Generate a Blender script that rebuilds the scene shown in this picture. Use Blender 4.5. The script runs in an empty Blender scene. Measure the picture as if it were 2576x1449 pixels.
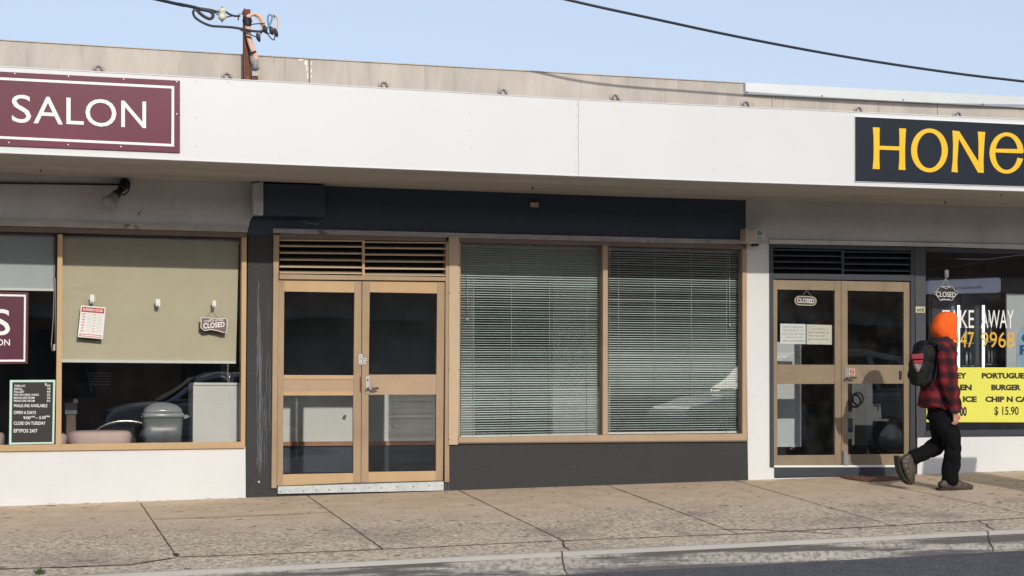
import bpy, bmesh, math, random
from math import sin, cos, atan, sqrt, radians, pi
from mathutils import Vector, Matrix, noise
random.seed(7)
S = bpy.context.scene
C = S.collection
# ------------------------------------------------------------------ camera
FPX = 4438.0; TH = atan(1340 / FPX); PT = atan((956 - 724.5) / FPX); DIST = 17.7; EYE = 1.13
Fv = Vector((sin(TH) * cos(PT), cos(TH) * cos(PT), sin(PT))); Rv = Vector((cos(TH), -sin(TH), 0)); Uv = Rv.cross(Fv)
CAM = Vector((0, -DIST, EYE))
cd = bpy.data.cameras.new("camera"); cam = bpy.data.objects.new("camera", cd); C.objects.link(cam)
cd.sensor_width = 36; cd.lens = FPX / 2576 * 36; cd.clip_end = 3000
cam.matrix_world = Matrix((( Rv.x, Uv.x, -Fv.x, CAM.x), (Rv.y, Uv.y, -Fv.y, CAM.y), (Rv.z, Uv.z, -Fv.z, CAM.z), (0, 0, 0, 1)))
S.camera = cam
# ------------------------------------------------------------------ light
SUNV = Vector((.074, -1, .455)).normalized()
w = bpy.data.worlds.new("World"); S.world = w; w.use_nodes = True
nt = w.node_tree; bg = nt.nodes["Background"]
sky = nt.nodes.new("ShaderNodeTexSky"); sky.sky_type = 'NISHITA'; sky.sun_disc = False
sky.sun_elevation = math.asin(SUNV.z); sky.sun_rotation = math.atan2(SUNV.x, SUNV.y)
sky.air_density = 1.0; sky.dust_density = 2.0; sky.ozone_density = 1.6
# thin high haze whitens the whole sky evenly
hz = nt.nodes.new("ShaderNodeMix"); hz.data_type = 'RGBA'; hz.inputs[0].default_value = .72; hz.inputs[7].default_value = (3.25, 3.75, 4.75, 1)
nt.links.new(sky.outputs[0], hz.inputs[6]); nt.links.new(hz.outputs[2], bg.inputs[0]); bg.inputs[1].default_value = .15
ld = bpy.data.lights.new("sun", 'SUN'); ld.energy = 2.0; ld.angle = radians(.55); ld.color = (1, .925, .83)
lo = bpy.data.objects.new("sun", ld); C.objects.link(lo); lo.rotation_euler = SUNV.to_track_quat('Z', 'Y').to_euler()
S.view_settings.view_transform = 'Standard'; S.view_settings.look = 'None'
S.view_settings.exposure = .30; S.view_settings.gamma = 1
S.cycles.max_bounces = 8; S.cycles.transparent_max_bounces = 24; S.cycles.caustics_reflective = False

# ------------------------------------------------------------------ measuring: a point of a vertical plane Y / of the sloping ground
def ray(x, y): return Fv + Rv * ((x - 1288) / FPX) - Uv * ((y - 724.5) / FPX)
def U(x, y, Y=0.0):
    r = ray(x, y); return CAM + r * ((Y - CAM.y) / r.y)
GB, G0, GC = .0156235, -.0827925, .05
def gz(X, Y): return G0 + GB * X + GC * Y
def G(x, y):
    r = ray(x, y); t = (G0 + GB * CAM.x + GC * CAM.y - CAM.z) / (r.z - GB * r.x - GC * r.y); return CAM + r * t

# ------------------------------------------------------------------ materials
def _n(t, k, **kw):
    n = t.nodes.new(k)
    for a, b in kw.items(): setattr(n, a, b)
    return n
def mat(name, col, rough=.6, metal=0., col2=None, var=.08, scale=3., stretch=(1, 1, 1), bump=0., bscale=60., contrast=(.35, .65), spots=None, emit=None, spec=.5, coat=0.):
    m = bpy.data.materials.new(name); m.use_nodes = True; t = m.node_tree; L = t.links.new
    b = t.nodes["Principled BSDF"]; tc = _n(t, "ShaderNodeTexCoord"); mp = _n(t, "ShaderNodeMapping"); mp.inputs['Scale'].default_value = stretch
    L(tc.outputs['Object'], mp.inputs[0])
    nz = _n(t, "ShaderNodeTexNoise"); nz.inputs['Scale'].default_value = scale; nz.inputs['Detail'].default_value = 8; nz.inputs['Roughness'].default_value = .62
    L(mp.outputs[0], nz.inputs[0])
    cr = _n(t, "ShaderNodeValToRGB"); e = cr.color_ramp.elements
    e[0].position, e[1].position = contrast
    c = Vector(col); d = Vector(col2) if col2 else c * (1 + var)
    if not col2: c = c * (1 - var)
    e[0].color = (*c, 1); e[1].color = (*d, 1); L(nz.outputs[0], cr.inputs[0]); out = cr.outputs[0]
    for (sc, lo_, hi_, scol, st) in (spots or []):
        n2 = _n(t, "ShaderNodeTexNoise"); n2.inputs['Scale'].default_value = sc; n2.inputs['Detail'].default_value = 6; n2.inputs['Roughness'].default_value = .6
        m2 = _n(t, "ShaderNodeMapping"); m2.inputs['Scale'].default_value = st; m2.inputs['Location'].default_value = (3.1 * sc, 1.7, 5.3)
        L(tc.outputs['Object'], m2.inputs[0]); L(m2.outputs[0], n2.inputs[0])
        mr = _n(t, "ShaderNodeMapRange"); mr.inputs[1].default_value = lo_; mr.inputs[2].default_value = hi_; L(n2.outputs[0], mr.inputs[0])
        mx = _n(t, "ShaderNodeMix", data_type='RGBA'); L(mr.outputs[0], mx.inputs[0]); L(out, mx.inputs[6]); mx.inputs[7].default_value = (*scol, 1); out = mx.outputs[2]
    L(out, b.inputs['Base Color'])
    b.inputs['Roughness'].default_value = rough; b.inputs['Metallic'].default_value = metal
    b.inputs['Specular IOR Level'].default_value = spec; b.inputs['Coat Weight'].default_value = coat
    if bump:
        n3 = _n(t, "ShaderNodeTexNoise"); n3.inputs['Scale'].default_value = bscale; n3.inputs['Detail'].default_value = 5; L(mp.outputs[0], n3.inputs[0])
        bp = _n(t, "ShaderNodeBump"); bp.inputs['Strength'].default_value = bump; bp.inputs['Distance'].default_value = .01; L(n3.outputs[0], bp.inputs['Height']); L(bp.outputs[0], b.inputs['Normal'])
    if emit:
        b.inputs['Emission Color'].default_value = (*emit[0], 1); b.inputs['Emission Strength'].default_value = emit[1]
    return m
def glass_mat(name, tint=(.86, .9, .9), boost=1.6, ripple=.0, dirt=0.):
    m = bpy.data.materials.new(name); m.use_nodes = True; t = m.node_tree; t.nodes.clear(); L = t.links.new
    o = _n(t, "ShaderNodeOutputMaterial"); mx = _n(t, "ShaderNodeMixShader"); tr = _n(t, "ShaderNodeBsdfTransparent"); gl = _n(t, "ShaderNodeBsdfGlossy")
    tr.inputs[0].default_value = (*tint, 1); gl.inputs['Roughness'].default_value = .01; gl.inputs[0].default_value = (1, 1, 1, 1)
    fr = _n(t, "ShaderNodeFresnel"); fr.inputs[0].default_value = 1.5; ml = _n(t, "ShaderNodeMath", operation='MULTIPLY'); ml.inputs[1].default_value = boost
    L(fr.outputs[0], ml.inputs[0]); L(ml.outputs[0], mx.inputs[0]); L(tr.outputs[0], mx.inputs[1]); L(gl.outputs[0], mx.inputs[2])
    tc = _n(t, "ShaderNodeTexCoord"); n = _n(t, "ShaderNodeTexNoise"); n.inputs['Scale'].default_value = 1.3; L(tc.outputs['Object'], n.inputs[0])
    bp = _n(t, "ShaderNodeBump"); bp.inputs['Strength'].default_value = .12; bp.inputs['Distance'].default_value = .01; L(n.outputs[0], bp.inputs['Height']); L(bp.outputs[0], gl.inputs['Normal'])
    if dirt:
        df = _n(t, "ShaderNodeBsdfDiffuse"); df.inputs[0].default_value = (.6, .6, .58, 1); m2 = _n(t, "ShaderNodeMixShader")
        n2 = _n(t, "ShaderNodeTexNoise"); n2.inputs['Scale'].default_value = 5; n2.inputs['Detail'].default_value = 8; L(tc.outputs['Object'], n2.inputs[0])
        mr = _n(t, "ShaderNodeMapRange"); mr.inputs[1].default_value = .45; mr.inputs[2].default_value = .85; mr.inputs[4].default_value = dirt; mr.inputs[3].default_value = dirt * .15
        L(n2.outputs[0], mr.inputs[0]); L(mr.outputs[0], m2.inputs[0]); L(mx.outputs[0], m2.inputs[1]); L(df.outputs[0], m2.inputs[2]); L(m2.outputs[0], o.inputs[0])
    else: L(mx.outputs[0], o.inputs[0])
    return m
def ground_mat():
    m = bpy.data.materials.new("worn concrete"); m.use_nodes = True; t = m.node_tree; L = t.links.new; b = t.nodes["Principled BSDF"]
    tc = _n(t, "ShaderNodeTexCoord"); sp = _n(t, "ShaderNodeSeparateXYZ"); L(tc.outputs['Object'], sp.inputs[0])
    def noi(sc, det=6, st=(1, 1, 1), ro=.6):
        mp = _n(t, "ShaderNodeMapping"); mp.inputs['Scale'].default_value = st; L(tc.outputs['Object'], mp.inputs[0])
        n = _n(t, "ShaderNodeTexNoise"); n.inputs['Scale'].default_value = sc; n.inputs['Detail'].default_value = det; n.inputs['Roughness'].default_value = ro; L(mp.outputs[0], n.inputs[0]); return n.outputs[0]
    def math_(op, a, b_=None, cl=False):
        n = _n(t, "ShaderNodeMath", operation=op); n.use_clamp = cl
        for i, v in enumerate((a, b_)):
            if v is None: continue
            if isinstance(v, (int, float)): n.inputs[i].default_value = v
            else: L(v, n.inputs[i])
        return n.outputs[0]
    def rng(v, a, b_, c=0., d=1.):
        n = _n(t, "ShaderNodeMapRange"); n.inputs[1].default_value = a; n.inputs[2].default_value = b_; n.inputs[3].default_value = c; n.inputs[4].default_value = d; L(v, n.inputs[0]); return n.outputs[0]
    def mix(f, a, b_, bt='MIX'):
        n = _n(t, "ShaderNodeMix", data_type='RGBA'); n.blend_type = bt
        if isinstance(f, (int, float)): n.inputs[0].default_value = f
        else: L(f, n.inputs[0])
        for i, v in ((6, a), (7, b_)):
            if isinstance(v, tuple): n.inputs[i].default_value = (*v, 1)
            else: L(v, n.inputs[i])
        return n.outputs[2]
    big = noi(.55, 3); mid = noi(3.2, 6); streak = noi(1.6, 5, (.5, 2.5, 1))
    base = mix(rng(mid, .3, .7), (.52, .39, .265), (.68, .53, .375))
    base = mix(rng(streak, .5, .75), base, (.54, .45, .34))
    # exposed aggregate towards the kerb
    yy = math_('ADD', sp.outputs['Y'], math_('MULTIPLY', math_('SUBTRACT', big, .5), 2.6))
    agg = rng(yy, -2.6, -1.5, 1., 0.)
    st = noi(26, 4, (1, .7, 1), .75); st2 = noi(60, 2)
    stones = mix(rng(st, .40, .60), (.21, .17, .13), (.84, .71, .53))
    stones = mix(rng(st2, .35, .65, 0, .45), stones, (.38, .30, .22))
    dk = rng(noi(1.15, 4), .5, .72)
    stones = mix(math_('MULTIPLY', dk, .7), stones, (.16, .13, .115))
    col = mix(math_('MULTIPLY', agg, .8), base, stones)
    # chewing gum and rust spots
    gum = rng(noi(9.5, 1), .69, .71); col = mix(math_('MULTIPLY', gum, .7), col, (.12, .10, .09))
    gum2 = rng(noi(17, 1, (1, 1.2, 1)), .71, .73); col = mix(math_('MULTIPLY', gum2, .55), col, (.16, .12, .10))
    rust = rng(noi(1.9, 6, (.6, 2, 1)), .68, .76); col = mix(math_('MULTIPLY', rust, .55), col, (.30, .13, .06))
    pale = rng(noi(4.4, 2), .74, .78); col = mix(math_('MULTIPLY', pale, .4), col, (.68, .62, .52))
    L(col, b.inputs['Base Color']); b.inputs['Roughness'].default_value = .9; b.inputs['Specular IOR Level'].default_value = .25
    bp = _n(t, "ShaderNodeBump"); bp.inputs['Distance'].default_value = .012; L(math_('ADD', math_('MULTIPLY', agg, .75), .12), bp.inputs['Strength'])
    L(math_('ADD', st, math_('MULTIPLY', st2, .5)), bp.inputs['Height']); L(bp.outputs[0], b.inputs['Normal'])
    return m
def flannel():
    m = bpy.data.materials.new("buffalo check flannel"); m.use_nodes = True; t = m.node_tree; L = t.links.new; b = t.nodes["Principled BSDF"]
    at = _n(t, "ShaderNodeAttribute"); at.attribute_name = "weave"; sp = _n(t, "ShaderNodeSeparateXYZ"); L(at.outputs['Vector'], sp.inputs[0])
    outs = []
    for ax in ('X', 'Z'):
        s = _n(t, "ShaderNodeMath", operation='SINE'); mu = _n(t, "ShaderNodeMath", operation='MULTIPLY'); mu.inputs[1].default_value = 2 * pi / .135
        L(sp.outputs[ax], mu.inputs[0]); L(mu.outputs[0], s.inputs[0])
        r = _n(t, "ShaderNodeMapRange"); r.inputs[1].default_value = -.75; r.inputs[2].default_value = .75; L(s.outputs[0], r.inputs[0]); outs.append(r.outputs[0])
    ad = _n(t, "ShaderNodeMath", operation='ADD'); L(outs[0], ad.inputs[0]); L(outs[1], ad.inputs[1])
    hf = _n(t, "ShaderNodeMath", operation='MULTIPLY'); hf.inputs[1].default_value = .5; L(ad.outputs[0], hf.inputs[0])
    cr = _n(t, "ShaderNodeValToRGB"); e = cr.color_ramp.elements; e[0].position = 0; e[0].color = (.018, .013, .018, 1); e[1].position = 1; e[1].color = (.21, .024, .030, 1)
    mi = e.new(.5); mi.color = (.075, .016, .020, 1); L(hf.outputs[0], cr.inputs[0]); L(cr.outputs[0], b.inputs['Base Color'])
    b.inputs['Roughness'].default_value = .95; b.inputs['Specular IOR Level'].default_value = .15
    n = _n(t, "ShaderNodeTexNoise"); n.inputs['Scale'].default_value = 300; tc = _n(t, "ShaderNodeTexCoord"); L(tc.outputs['Object'], n.inputs[0])
    bp = _n(t, "ShaderNodeBump"); bp.inputs['Strength'].default_value = .3; bp.inputs['Distance'].default_value = .004; L(n.outputs[0], bp.inputs['Height']); L(bp.outputs[0], b.inputs['Normal'])
    return m
M = dict(
 white_paint=mat("white render paint", (.68, .69, .68), .8, var=.03, scale=1.2, bump=.25, bscale=45, spots=[(2.2, .68, .8, (.56, .52, .47), (1, 1, .6)), (26, .77, .79, (.35, .3, .27), (1, 1, 1))]),
 white_grey=mat("weathered render", (.60, .60, .60), .88, var=.09, scale=1.6, bump=.3, bscale=35, spots=[(3.5, .6, .8, (.43, .41, .40), (1, 1, 1)), (22, .76, .79, (.2, .18, .17), (1, 1, 1))]),
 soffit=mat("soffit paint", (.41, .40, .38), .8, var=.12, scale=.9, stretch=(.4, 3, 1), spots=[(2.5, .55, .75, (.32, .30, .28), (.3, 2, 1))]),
 fascia=mat("white sheet metal", (.685, .70, .695), .38, var=.012, scale=1.1, spots=[(9, .72, .78, (.60, .58, .55), (1, 1, 2.2)), (.8, .5, .9, (.66, .655, .64), (1, 1, 1))]),
 parapet=mat("weathered cladding", (.48, .43, .375), .62, .05, var=.13, scale=1.7, stretch=(1.6, 1, .5), bump=.1, bscale=8,
     spots=[(5.5, .56, .74, (.55, .51, .455), (1.8, 1, .22)), (6.5, .58, .76, (.30, .265, .235), (2, 1, .2)), (1.3, .62, .74, (.60, .55, .48), (1, 1, 1.6))]),
 seal=mat("old sealant", (.78, .72, .58), .8), capmetal=mat("new white flashing", (.66, .69, .68), .35, .2, var=.03),
 galv=mat("galvanised steel", (.50, .53, .53), .5, .35, var=.12, scale=14, spots=[(60, .6, .75, (.36, .38, .38), (1, 1, 1))]),
 flash=mat("painted lintel strip", (.33, .32, .325), .7, var=.18, scale=7, stretch=(1, 1, 3), bump=.2, spots=[(8, .6, .7, (.14, .14, .15), (.6, 1, 1))]),
 cream_flash=mat("cream lintel strip", (.44, .415, .365), .7, var=.14, scale=6, spots=[(10, .62, .7, (.16, .15, .15), (.6, 1, 1))]),
 bronze=mat("gold anodised frame", (.50, .345, .185), .5, .08, spec=.3, var=.05, scale=3, stretch=(1, 1, .3), spots=[(18, .70, .76, (.26, .16, .1), (1, 1, .6)), (2, .55, .8, (.48, .31, .19), (1, 1, 1))]),
 bronze_stile=mat("anodised stile", (.37, .265, .165), .5, .1, spec=.3, var=.08, scale=3, stretch=(1, 1, .3), spots=[(2, .55, .8, (.29, .20, .13), (1, 1, 1))]),
 bronze_dull=mat("dull anodised panel", (.42, .305, .195), .6, .05, spec=.3, var=.06, scale=3, spots=[(9, .66, .76, (.34, .23, .15), (1, 1, 1))]),
 bronze_pale=mat("pale anodised mullion", (.50, .385, .26), .55, .05, spec=.3, var=.05, scale=3),
 bronze_dark=mat("dark anodised frame", (.17, .125, .095), .6, .05, var=.1, scale=4),
 bronze_old=mat("faded bronze frame", (.255, .195, .125), .5, .2, var=.1, scale=4, spots=[(20, .68, .76, (.42, .36, .28), (1, 1, 1)), (3, .55, .75, (.19, .14, .09), (1, 1, 1))]),
 charcoal=mat("charcoal wall paint", (.027, .0272, .0272), .7, var=.1, scale=2, bump=.35, bscale=30, spots=[(3.3, .64, .74, (.13, .135, .145), (3.2, 1, .16)), (11, .72, .76, (.2, .2, .2), (1.5, 1, .3))]),
 charcoal_base=mat("charcoal base paint", (.026, .0268, .0262), .7, var=.07, scale=2.5, bump=.4, bscale=38, spots=[(14, .755, .77, (.24, .24, .24), (1, 1, 1))]),
 navy=mat("navy wall paint", (.026, .043, .072), .6, var=.08, scale=2, bump=.25, bscale=30),
 navy_frame=mat("navy painted frame", (.030, .036, .046), .5, var=.1, scale=4, spots=[(30, .74, .77, (.14, .15, .16), (1, 1, 1))]),
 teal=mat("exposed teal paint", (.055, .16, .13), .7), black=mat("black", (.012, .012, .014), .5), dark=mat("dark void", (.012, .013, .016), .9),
 kerb=None, white=mat("white plastic", (.72, .74, .70), .4, var=.03), paper=mat("paper", (.78, .80, .76), .8, var=.02), purple=mat("maroon sign face", (.135, .020, .046), .3, var=.14, scale=1.2, spec=.3),
 purple_dark=mat("maroon vinyl", (.085, .012, .035), .3, var=.04), letter=mat("white vinyl", (.84, .84, .80), .35, var=.015),
 signnavy=mat("navy sign face", (.011, .016, .027), .3, var=.15, scale=1, spec=.3), gold=mat("yellow vinyl", (.88, .52, .015), .35, var=.03), gold_dim=mat("amber vinyl", (.72, .42, .03), .4, var=.03),
 yellow=mat("yellow poster", (.74, .72, .10), .6, var=.03, scale=1), ink=mat("black ink", (.015, .012, .01), .6), red=mat("red print", (.45, .03, .05), .6), greyink=mat("grey ink", (.28, .29, .29), .8),
 blindcloth=mat("beige blind cloth", (.64, .59, .42), .9, var=.03, scale=3, spots=[(2, .6, .8, (.55, .50, .34), (.5, 1, 3))]), blindwhite=mat("white blind cloth", (.52, .57, .58), .85, var=.03), rail=mat("white rail", (.80, .84, .80), .4, var=.02),
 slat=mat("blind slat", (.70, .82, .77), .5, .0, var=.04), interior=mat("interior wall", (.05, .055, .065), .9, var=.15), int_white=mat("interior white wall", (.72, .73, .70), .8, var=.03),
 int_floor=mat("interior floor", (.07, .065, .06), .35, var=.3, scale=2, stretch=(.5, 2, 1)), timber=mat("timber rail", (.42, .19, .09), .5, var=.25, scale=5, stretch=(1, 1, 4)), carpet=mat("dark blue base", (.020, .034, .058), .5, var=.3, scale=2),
 greyplastic=mat("grey plastic", (.155, .17, .175), .35, var=.05), clearlid=mat("pale lid plastic", (.33, .35, .35), .18, var=.1, coat=.4), pink=mat("pink upholstery", (.72, .54, .50), .85, var=.05, scale=6),
 mint=mat("mint frame", (.52, .74, .62), .5, var=.03), rusty=mat("rusty steel", (.22, .085, .05), .85, .1, col2=(.13, .055, .04), scale=9, bump=.4, spots=[(14, .6, .72, (.34, .15, .09), (1, 1, .5))]),
 peach=mat("peach sleeving", (.78, .50, .37), .6, var=.06), cable=mat("black cable", (.022, .018, .024), .5), bluewire=mat("blue wire", (.14, .28, .45), .5), porcelain=mat("porcelain", (.66, .64, .48), .3), condu=mat("grey fitting", (.30, .28, .27), .7, var=.2),
 beige=mat("beige box", (.47, .43, .38), .6, var=.1, spots=[(6, .55, .75, (.28, .23, .19), (1, 1, 1))]), chrome=mat("satin chrome", (.62, .63, .62), .3, .8, var=.05), darkchrome=mat("dark chrome", (.20, .18, .16), .2, .9), hose=mat("clear plastic", (.55, .58, .56), .3),
 orange=mat("orange hood fabric", (.95, .125, .008), .85, var=.03, scale=8, bump=.2, bscale=60), denim=mat("black trousers", (.006, .0062, .007), .9, spec=.12, var=.3, scale=9, bump=.4, bscale=25), skin=mat("skin", (.50, .25, .18), .5, var=.06, scale=12),
 shoe=mat("brown shoe leather", (.055, .042, .032), .5, var=.3, scale=14), sole=mat("shoe sole", (.02, .018, .016), .7), pack=mat("black backpack cloth", (.008, .0085, .010), .7, spec=.25, var=.3, scale=8, bump=.3, bscale=40), packred=mat("red pocket cloth", (.27, .03, .045), .8, var=.1), packgrey=mat("grey patch", (.22, .17, .18), .8, var=.3, scale=30),
 bulbglass=mat("dusty bulb", (.34, .33, .31), .5), mullgrey=mat("post board", (.052, .056, .064), .55, var=.08), plate=mat("number plate", (.62, .60, .40), .5), led=mat("cool LED tube", (.8, .85, .85), .4, emit=((.82, .95, 1), 2.4)), fridgehead=mat("fridge header", (.50, .54, .68), .35, var=.12, emit=((.45, .5, .68), .13)),
 fridge=mat("black fridge", (.018, .019, .022), .35), shelfm=mat("shelf wire", (.32, .33, .33), .4, .4), bottleblue=mat("pale blue print", (.40, .58, .70), .5, var=.2, scale=4), posterbg=mat("poster grey", (.60, .63, .62), .6, var=.05), inkblue=mat("blue ink", (.03, .09, .24), .5), inkdark=mat("dark blue lettering", (.05, .055, .08), .5), capred=mat("red cap", (.35, .04, .03), .5),
 matrust=mat("rust brown coir", (.20, .075, .038), .95, col2=(.09, .045, .035), scale=5, bump=.6, bscale=80), roof=mat("roof sheet", (.35, .34, .33), .5, .3), cardboard=mat("cardboard", (.16, .13, .10), .8), steelgrey=mat("machine grey", (.16, .16, .15), .6),
 carpaint=mat("dark car paint", (.30, .34, .40), .25, .4, var=.03, coat=1), carsilver=mat("silver car paint", (.26, .28, .31), .4, .2, var=.03, coat=.3), tyre=mat("tyre rubber", (.02, .02, .02), .9), carglass=mat("car glass", (.015, .018, .02), .45, spec=.12), headl=mat("headlamp", (.5, .52, .54), .1, .3), tail=mat("tail lamp", (.35, .02, .02), .2),
 brick=mat("brown brick", (.19, .11, .08), .85, var=.25, scale=6), crack=mat("joint dirt", (.050, .042, .03), .95, var=.3, scale=9), moss=mat("moss", (.05, .075, .02), .95, var=.4, scale=20), roadwhite=mat("road marking", (.62, .62, .58), .7),
 asphalt=mat("asphalt", (.062, .062, .068), .9, var=.2, scale=5, bump=.9, bscale=55, spots=[(42, .55, .70, (.23, .22, .215), (1, 1, 1)), (2.0, .62, .75, (.045, .045, .05), (.5, 2, 1))]),
 glass=glass_mat("window glass", (.993, .996, .996), boost=1.7, dirt=.006), doorglass=glass_mat("door glass", (.985, .993, .993), 1.1, dirt=.010), darkglass=glass_mat("tinted shop glass", (.94, .955, .97), 1.3, dirt=.02), flannel=flannel(), pave=ground_mat(),
)
M['kerb'] = mat("kerb concrete", (.33, .31, .27), .9, col2=(.43, .385, .32), scale=3, stretch=(.5, 1, 2), bump=.6, bscale=50, spots=[(28, .46, .62, (.20, .185, .17), (.8, 1, 1)), (2.3, .42, .54, (.10, .09, .085), (.35, 1, 7)), (3, .6, .75, (.54, .50, .43), (.4, 1, 6))])
M['kerblip'] = mat("kerb lip", (.40, .37, .32), .8, var=.08, scale=2, stretch=(.5, 1, 1), spots=[(4, .62, .74, (.30, .27, .235), (.5, 1, 1))])

# ------------------------------------------------------------------ object helpers
LOC = {}
def tag(o, label=None, cat=None, group=None, kind=None):
    if label: o['label'] = label
    if cat: o['category'] = cat
    if group: o['group'] = group
    if kind: o['kind'] = kind
    return o
def thing(name, label, cat, loc=(0, 0, 0), group=None):
    o = bpy.data.objects.new(name, None); o.empty_display_size = .1; o.location = loc; C.objects.link(o); LOC[o] = Vector(loc)
    return tag(o, label, cat, group)
class MB:
    def __init__(s): s.v = []; s.f = []; s.sm = []
    def add(s, vs, fs, smooth=False):
        b = len(s.v); s.v += [Vector(v) for v in vs]; s.f += [tuple(i + b for i in f) for f in fs]; s.sm += [smooth] * len(fs); return s
    def prism(s, pts, Y0=0., Y1=.05):
        """picture outline -> solid whose front stands on plane Y0 and back on Y1"""
        a = [U(x, y, Y0) for x, y in pts]; return s.ext(a, Vector((0, Y1 - Y0, 0)))
    def ext(s, a, d):
        n = len(a); b = [p + d for p in a]
        s.add(a + b, [tuple(range(n - 1, -1, -1)), tuple(range(n, 2 * n))] + [(i, (i + 1) % n, (i + 1) % n + n, i + n) for i in range(n)]); return s
    def quad(s, x0, y0, x1, y1, Y0=0., Y1=.05, yb0=None, yt1=None):
        """x0,y0 top-left, x1,y1 bottom-right; yt1 = top-right y, yb0 = bottom-left y"""
        return s.prism([(x0, y0), (x1, y0 if yt1 is None else yt1), (x1, y1), (x0, y1 if yb0 is None else yb0)], Y0, Y1)
    def box(s, a, b):
        a, b = Vector(a), Vector(b); x0, y0, z0 = a; x1, y1, z1 = b
        vs = [(x0, y0, z0), (x1, y0, z0), (x1, y1, z0), (x0, y1, z0), (x0, y0, z1), (x1, y0, z1), (x1, y1, z1), (x0, y1, z1)]
        return s.add(vs, [(0, 3, 2, 1), (4, 5, 6, 7), (0, 1, 5, 4), (1, 2, 6, 5), (2, 3, 7, 6), (3, 0, 4, 7)])
    def tube(s, pts, r, seg=8, cap=True):
        pts = [Vector(p) for p in pts]; n = len(pts); rings = []; up = Vector((0, 0, 1)); rr = r if isinstance(r, (list, tuple)) else [r] * n
        pn = None
        for i, p in enumerate(pts):
            t = (pts[min(i + 1, n - 1)] - pts[max(i - 1, 0)]).normalized()
            if pn is None:
                a = t.cross(up); a = t.cross(Vector((1, 0, 0))) if a.length < .1 else a; a.normalize()
            else:
                a = (pn - t * pn.dot(t)).normalized()
            pn = a; b = t.cross(a); rings.append([p + (a * cos(2 * pi * k / seg) + b * sin(2 * pi * k / seg)) * rr[i] for k in range(seg)])
        vs = [q for R_ in rings for q in R_]; fs = [(i * seg + k, i * seg + (k + 1) % seg, (i + 1) * seg + (k + 1) % seg, (i + 1) * seg + k) for i in range(n - 1) for k in range(seg)]
        if cap: fs += [tuple(range(seg - 1, -1, -1)), tuple((n - 1) * seg + k for k in range(seg))]
        return s.add(vs, fs, True)
    def ell(s, c, r, seg=16, rings=10, rot=None):
        vs = []; c = Vector(c)
        for i in range(rings + 1):
            th = pi * i / rings
            for k in range(seg):
                ph = 2 * pi * k / seg; v = Vector((r[0] * sin(th) * cos(ph), r[1] * sin(th) * sin(ph), r[2] * cos(th)))
                if rot: v = rot @ v
                vs.append(c + v)
        return s.add(vs, [(i * seg + k, i * seg + (k + 1) % seg, (i + 1) * seg + (k + 1) % seg, (i + 1) * seg + k) for i in range(rings) for k in range(seg)], True)
    def loft(s, rings, seg=18):
        """rings: (centre, half-depth along Y, half-width in the picture plane[, squareness])"""
        P = [Vector(r[0]) for r in rings]; n = len(P); vs = []
        for i, r in enumerate(rings):
            t = (P[min(i + 1, n - 1)] - P[max(i - 1, 0)]).normalized(); a = Vector((0, 1, 0)); a = (a - t * a.dot(t)).normalized(); b = t.cross(a)
            e = r[3] if len(r) > 3 else 1.
            for k in range(seg):
                ph = 2 * pi * k / seg; cx, sx = cos(ph), sin(ph)
                vs.append(P[i] + a * (r[1] * math.copysign(abs(cx) ** e, cx)) + b * (r[2] * math.copysign(abs(sx) ** e, sx)))
        fs = [(i * seg + k, i * seg + (k + 1) % seg, (i + 1) * seg + (k + 1) % seg, (i + 1) * seg + k) for i in range(n - 1) for k in range(seg)]
        return s.add(vs, fs + [tuple(range(seg - 1, -1, -1)), tuple((n - 1) * seg + k for k in range(seg))], True)
    def build(s, name, m, parent=None, bevel=0, label=None):
        me = bpy.data.meshes.new(name); off = LOC.get(parent, Vector((0, 0, 0))) if parent else Vector((0, 0, 0))
        me.from_pydata([v - off for v in s.v], [], s.f); me.polygons.foreach_set('use_smooth', s.sm); me.materials.append(M[m] if isinstance(m, str) else m); me.update()
        bm = bmesh.new(); bm.from_mesh(me); bmesh.ops.recalc_face_normals(bm, faces=bm.faces); bm.to_mesh(me); bm.free()
        o = bpy.data.objects.new(name, me); C.objects.link(o)
        if parent: o.parent = parent; LOC[o] = off
        else: LOC[o] = off
        if bevel:
            b = o.modifiers.new("b", 'BEVEL'); b.width = bevel; b.segments = 2; b.limit_method = 'ANGLE'
        if label: o['label'] = label
        return o
def dots(pts, rx, ry, name, m, parent, Y):
    for p in pts: MB().ell(U(p[0], p[1], Y), (rx, ry, rx), 8, 6).build(name, m, parent)
def remesh(o, vox, smooth=4, folds=0., fscale=8., stretch=(1, 1, 1), weave=False):
    r = o.modifiers.new("r", 'REMESH'); r.mode = 'VOXEL'; r.voxel_size = vox; r.use_smooth_shade = True
    sm = o.modifiers.new("s", 'SMOOTH'); sm.iterations = smooth; sm.factor = .5
    bpy.context.view_layer.update(); dg = bpy.context.evaluated_depsgraph_get(); me = bpy.data.meshes.new_from_object(o.evaluated_get(dg))
    o.modifiers.clear(); old = o.data; o.data = me
    if not me.materials: me.materials.append(old.materials[0])
    if weave:
        a = me.attributes.new("weave", 'FLOAT_VECTOR', 'POINT')
        for i, v in enumerate(me.vertices): a.data[i].vector = (v.co.x + .25 * v.co.y + .010 * noise.noise(v.co * 9), v.co.y, v.co.z + .012 * noise.noise(v.co * 7))
    if folds:
        nn = [v.normal.copy() for v in me.vertices]
        for v, n_ in zip(me.vertices, nn):
            q = Vector((v.co.x * stretch[0], v.co.y * stretch[1], v.co.z * stretch[2])) * fscale
            v.co += n_ * folds * (abs(noise.noise(q)) * 2 - .6 + .5 * noise.noise(q * 2.3))
    for p in me.polygons: p.use_smooth = True
    me.update(); return o
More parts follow.
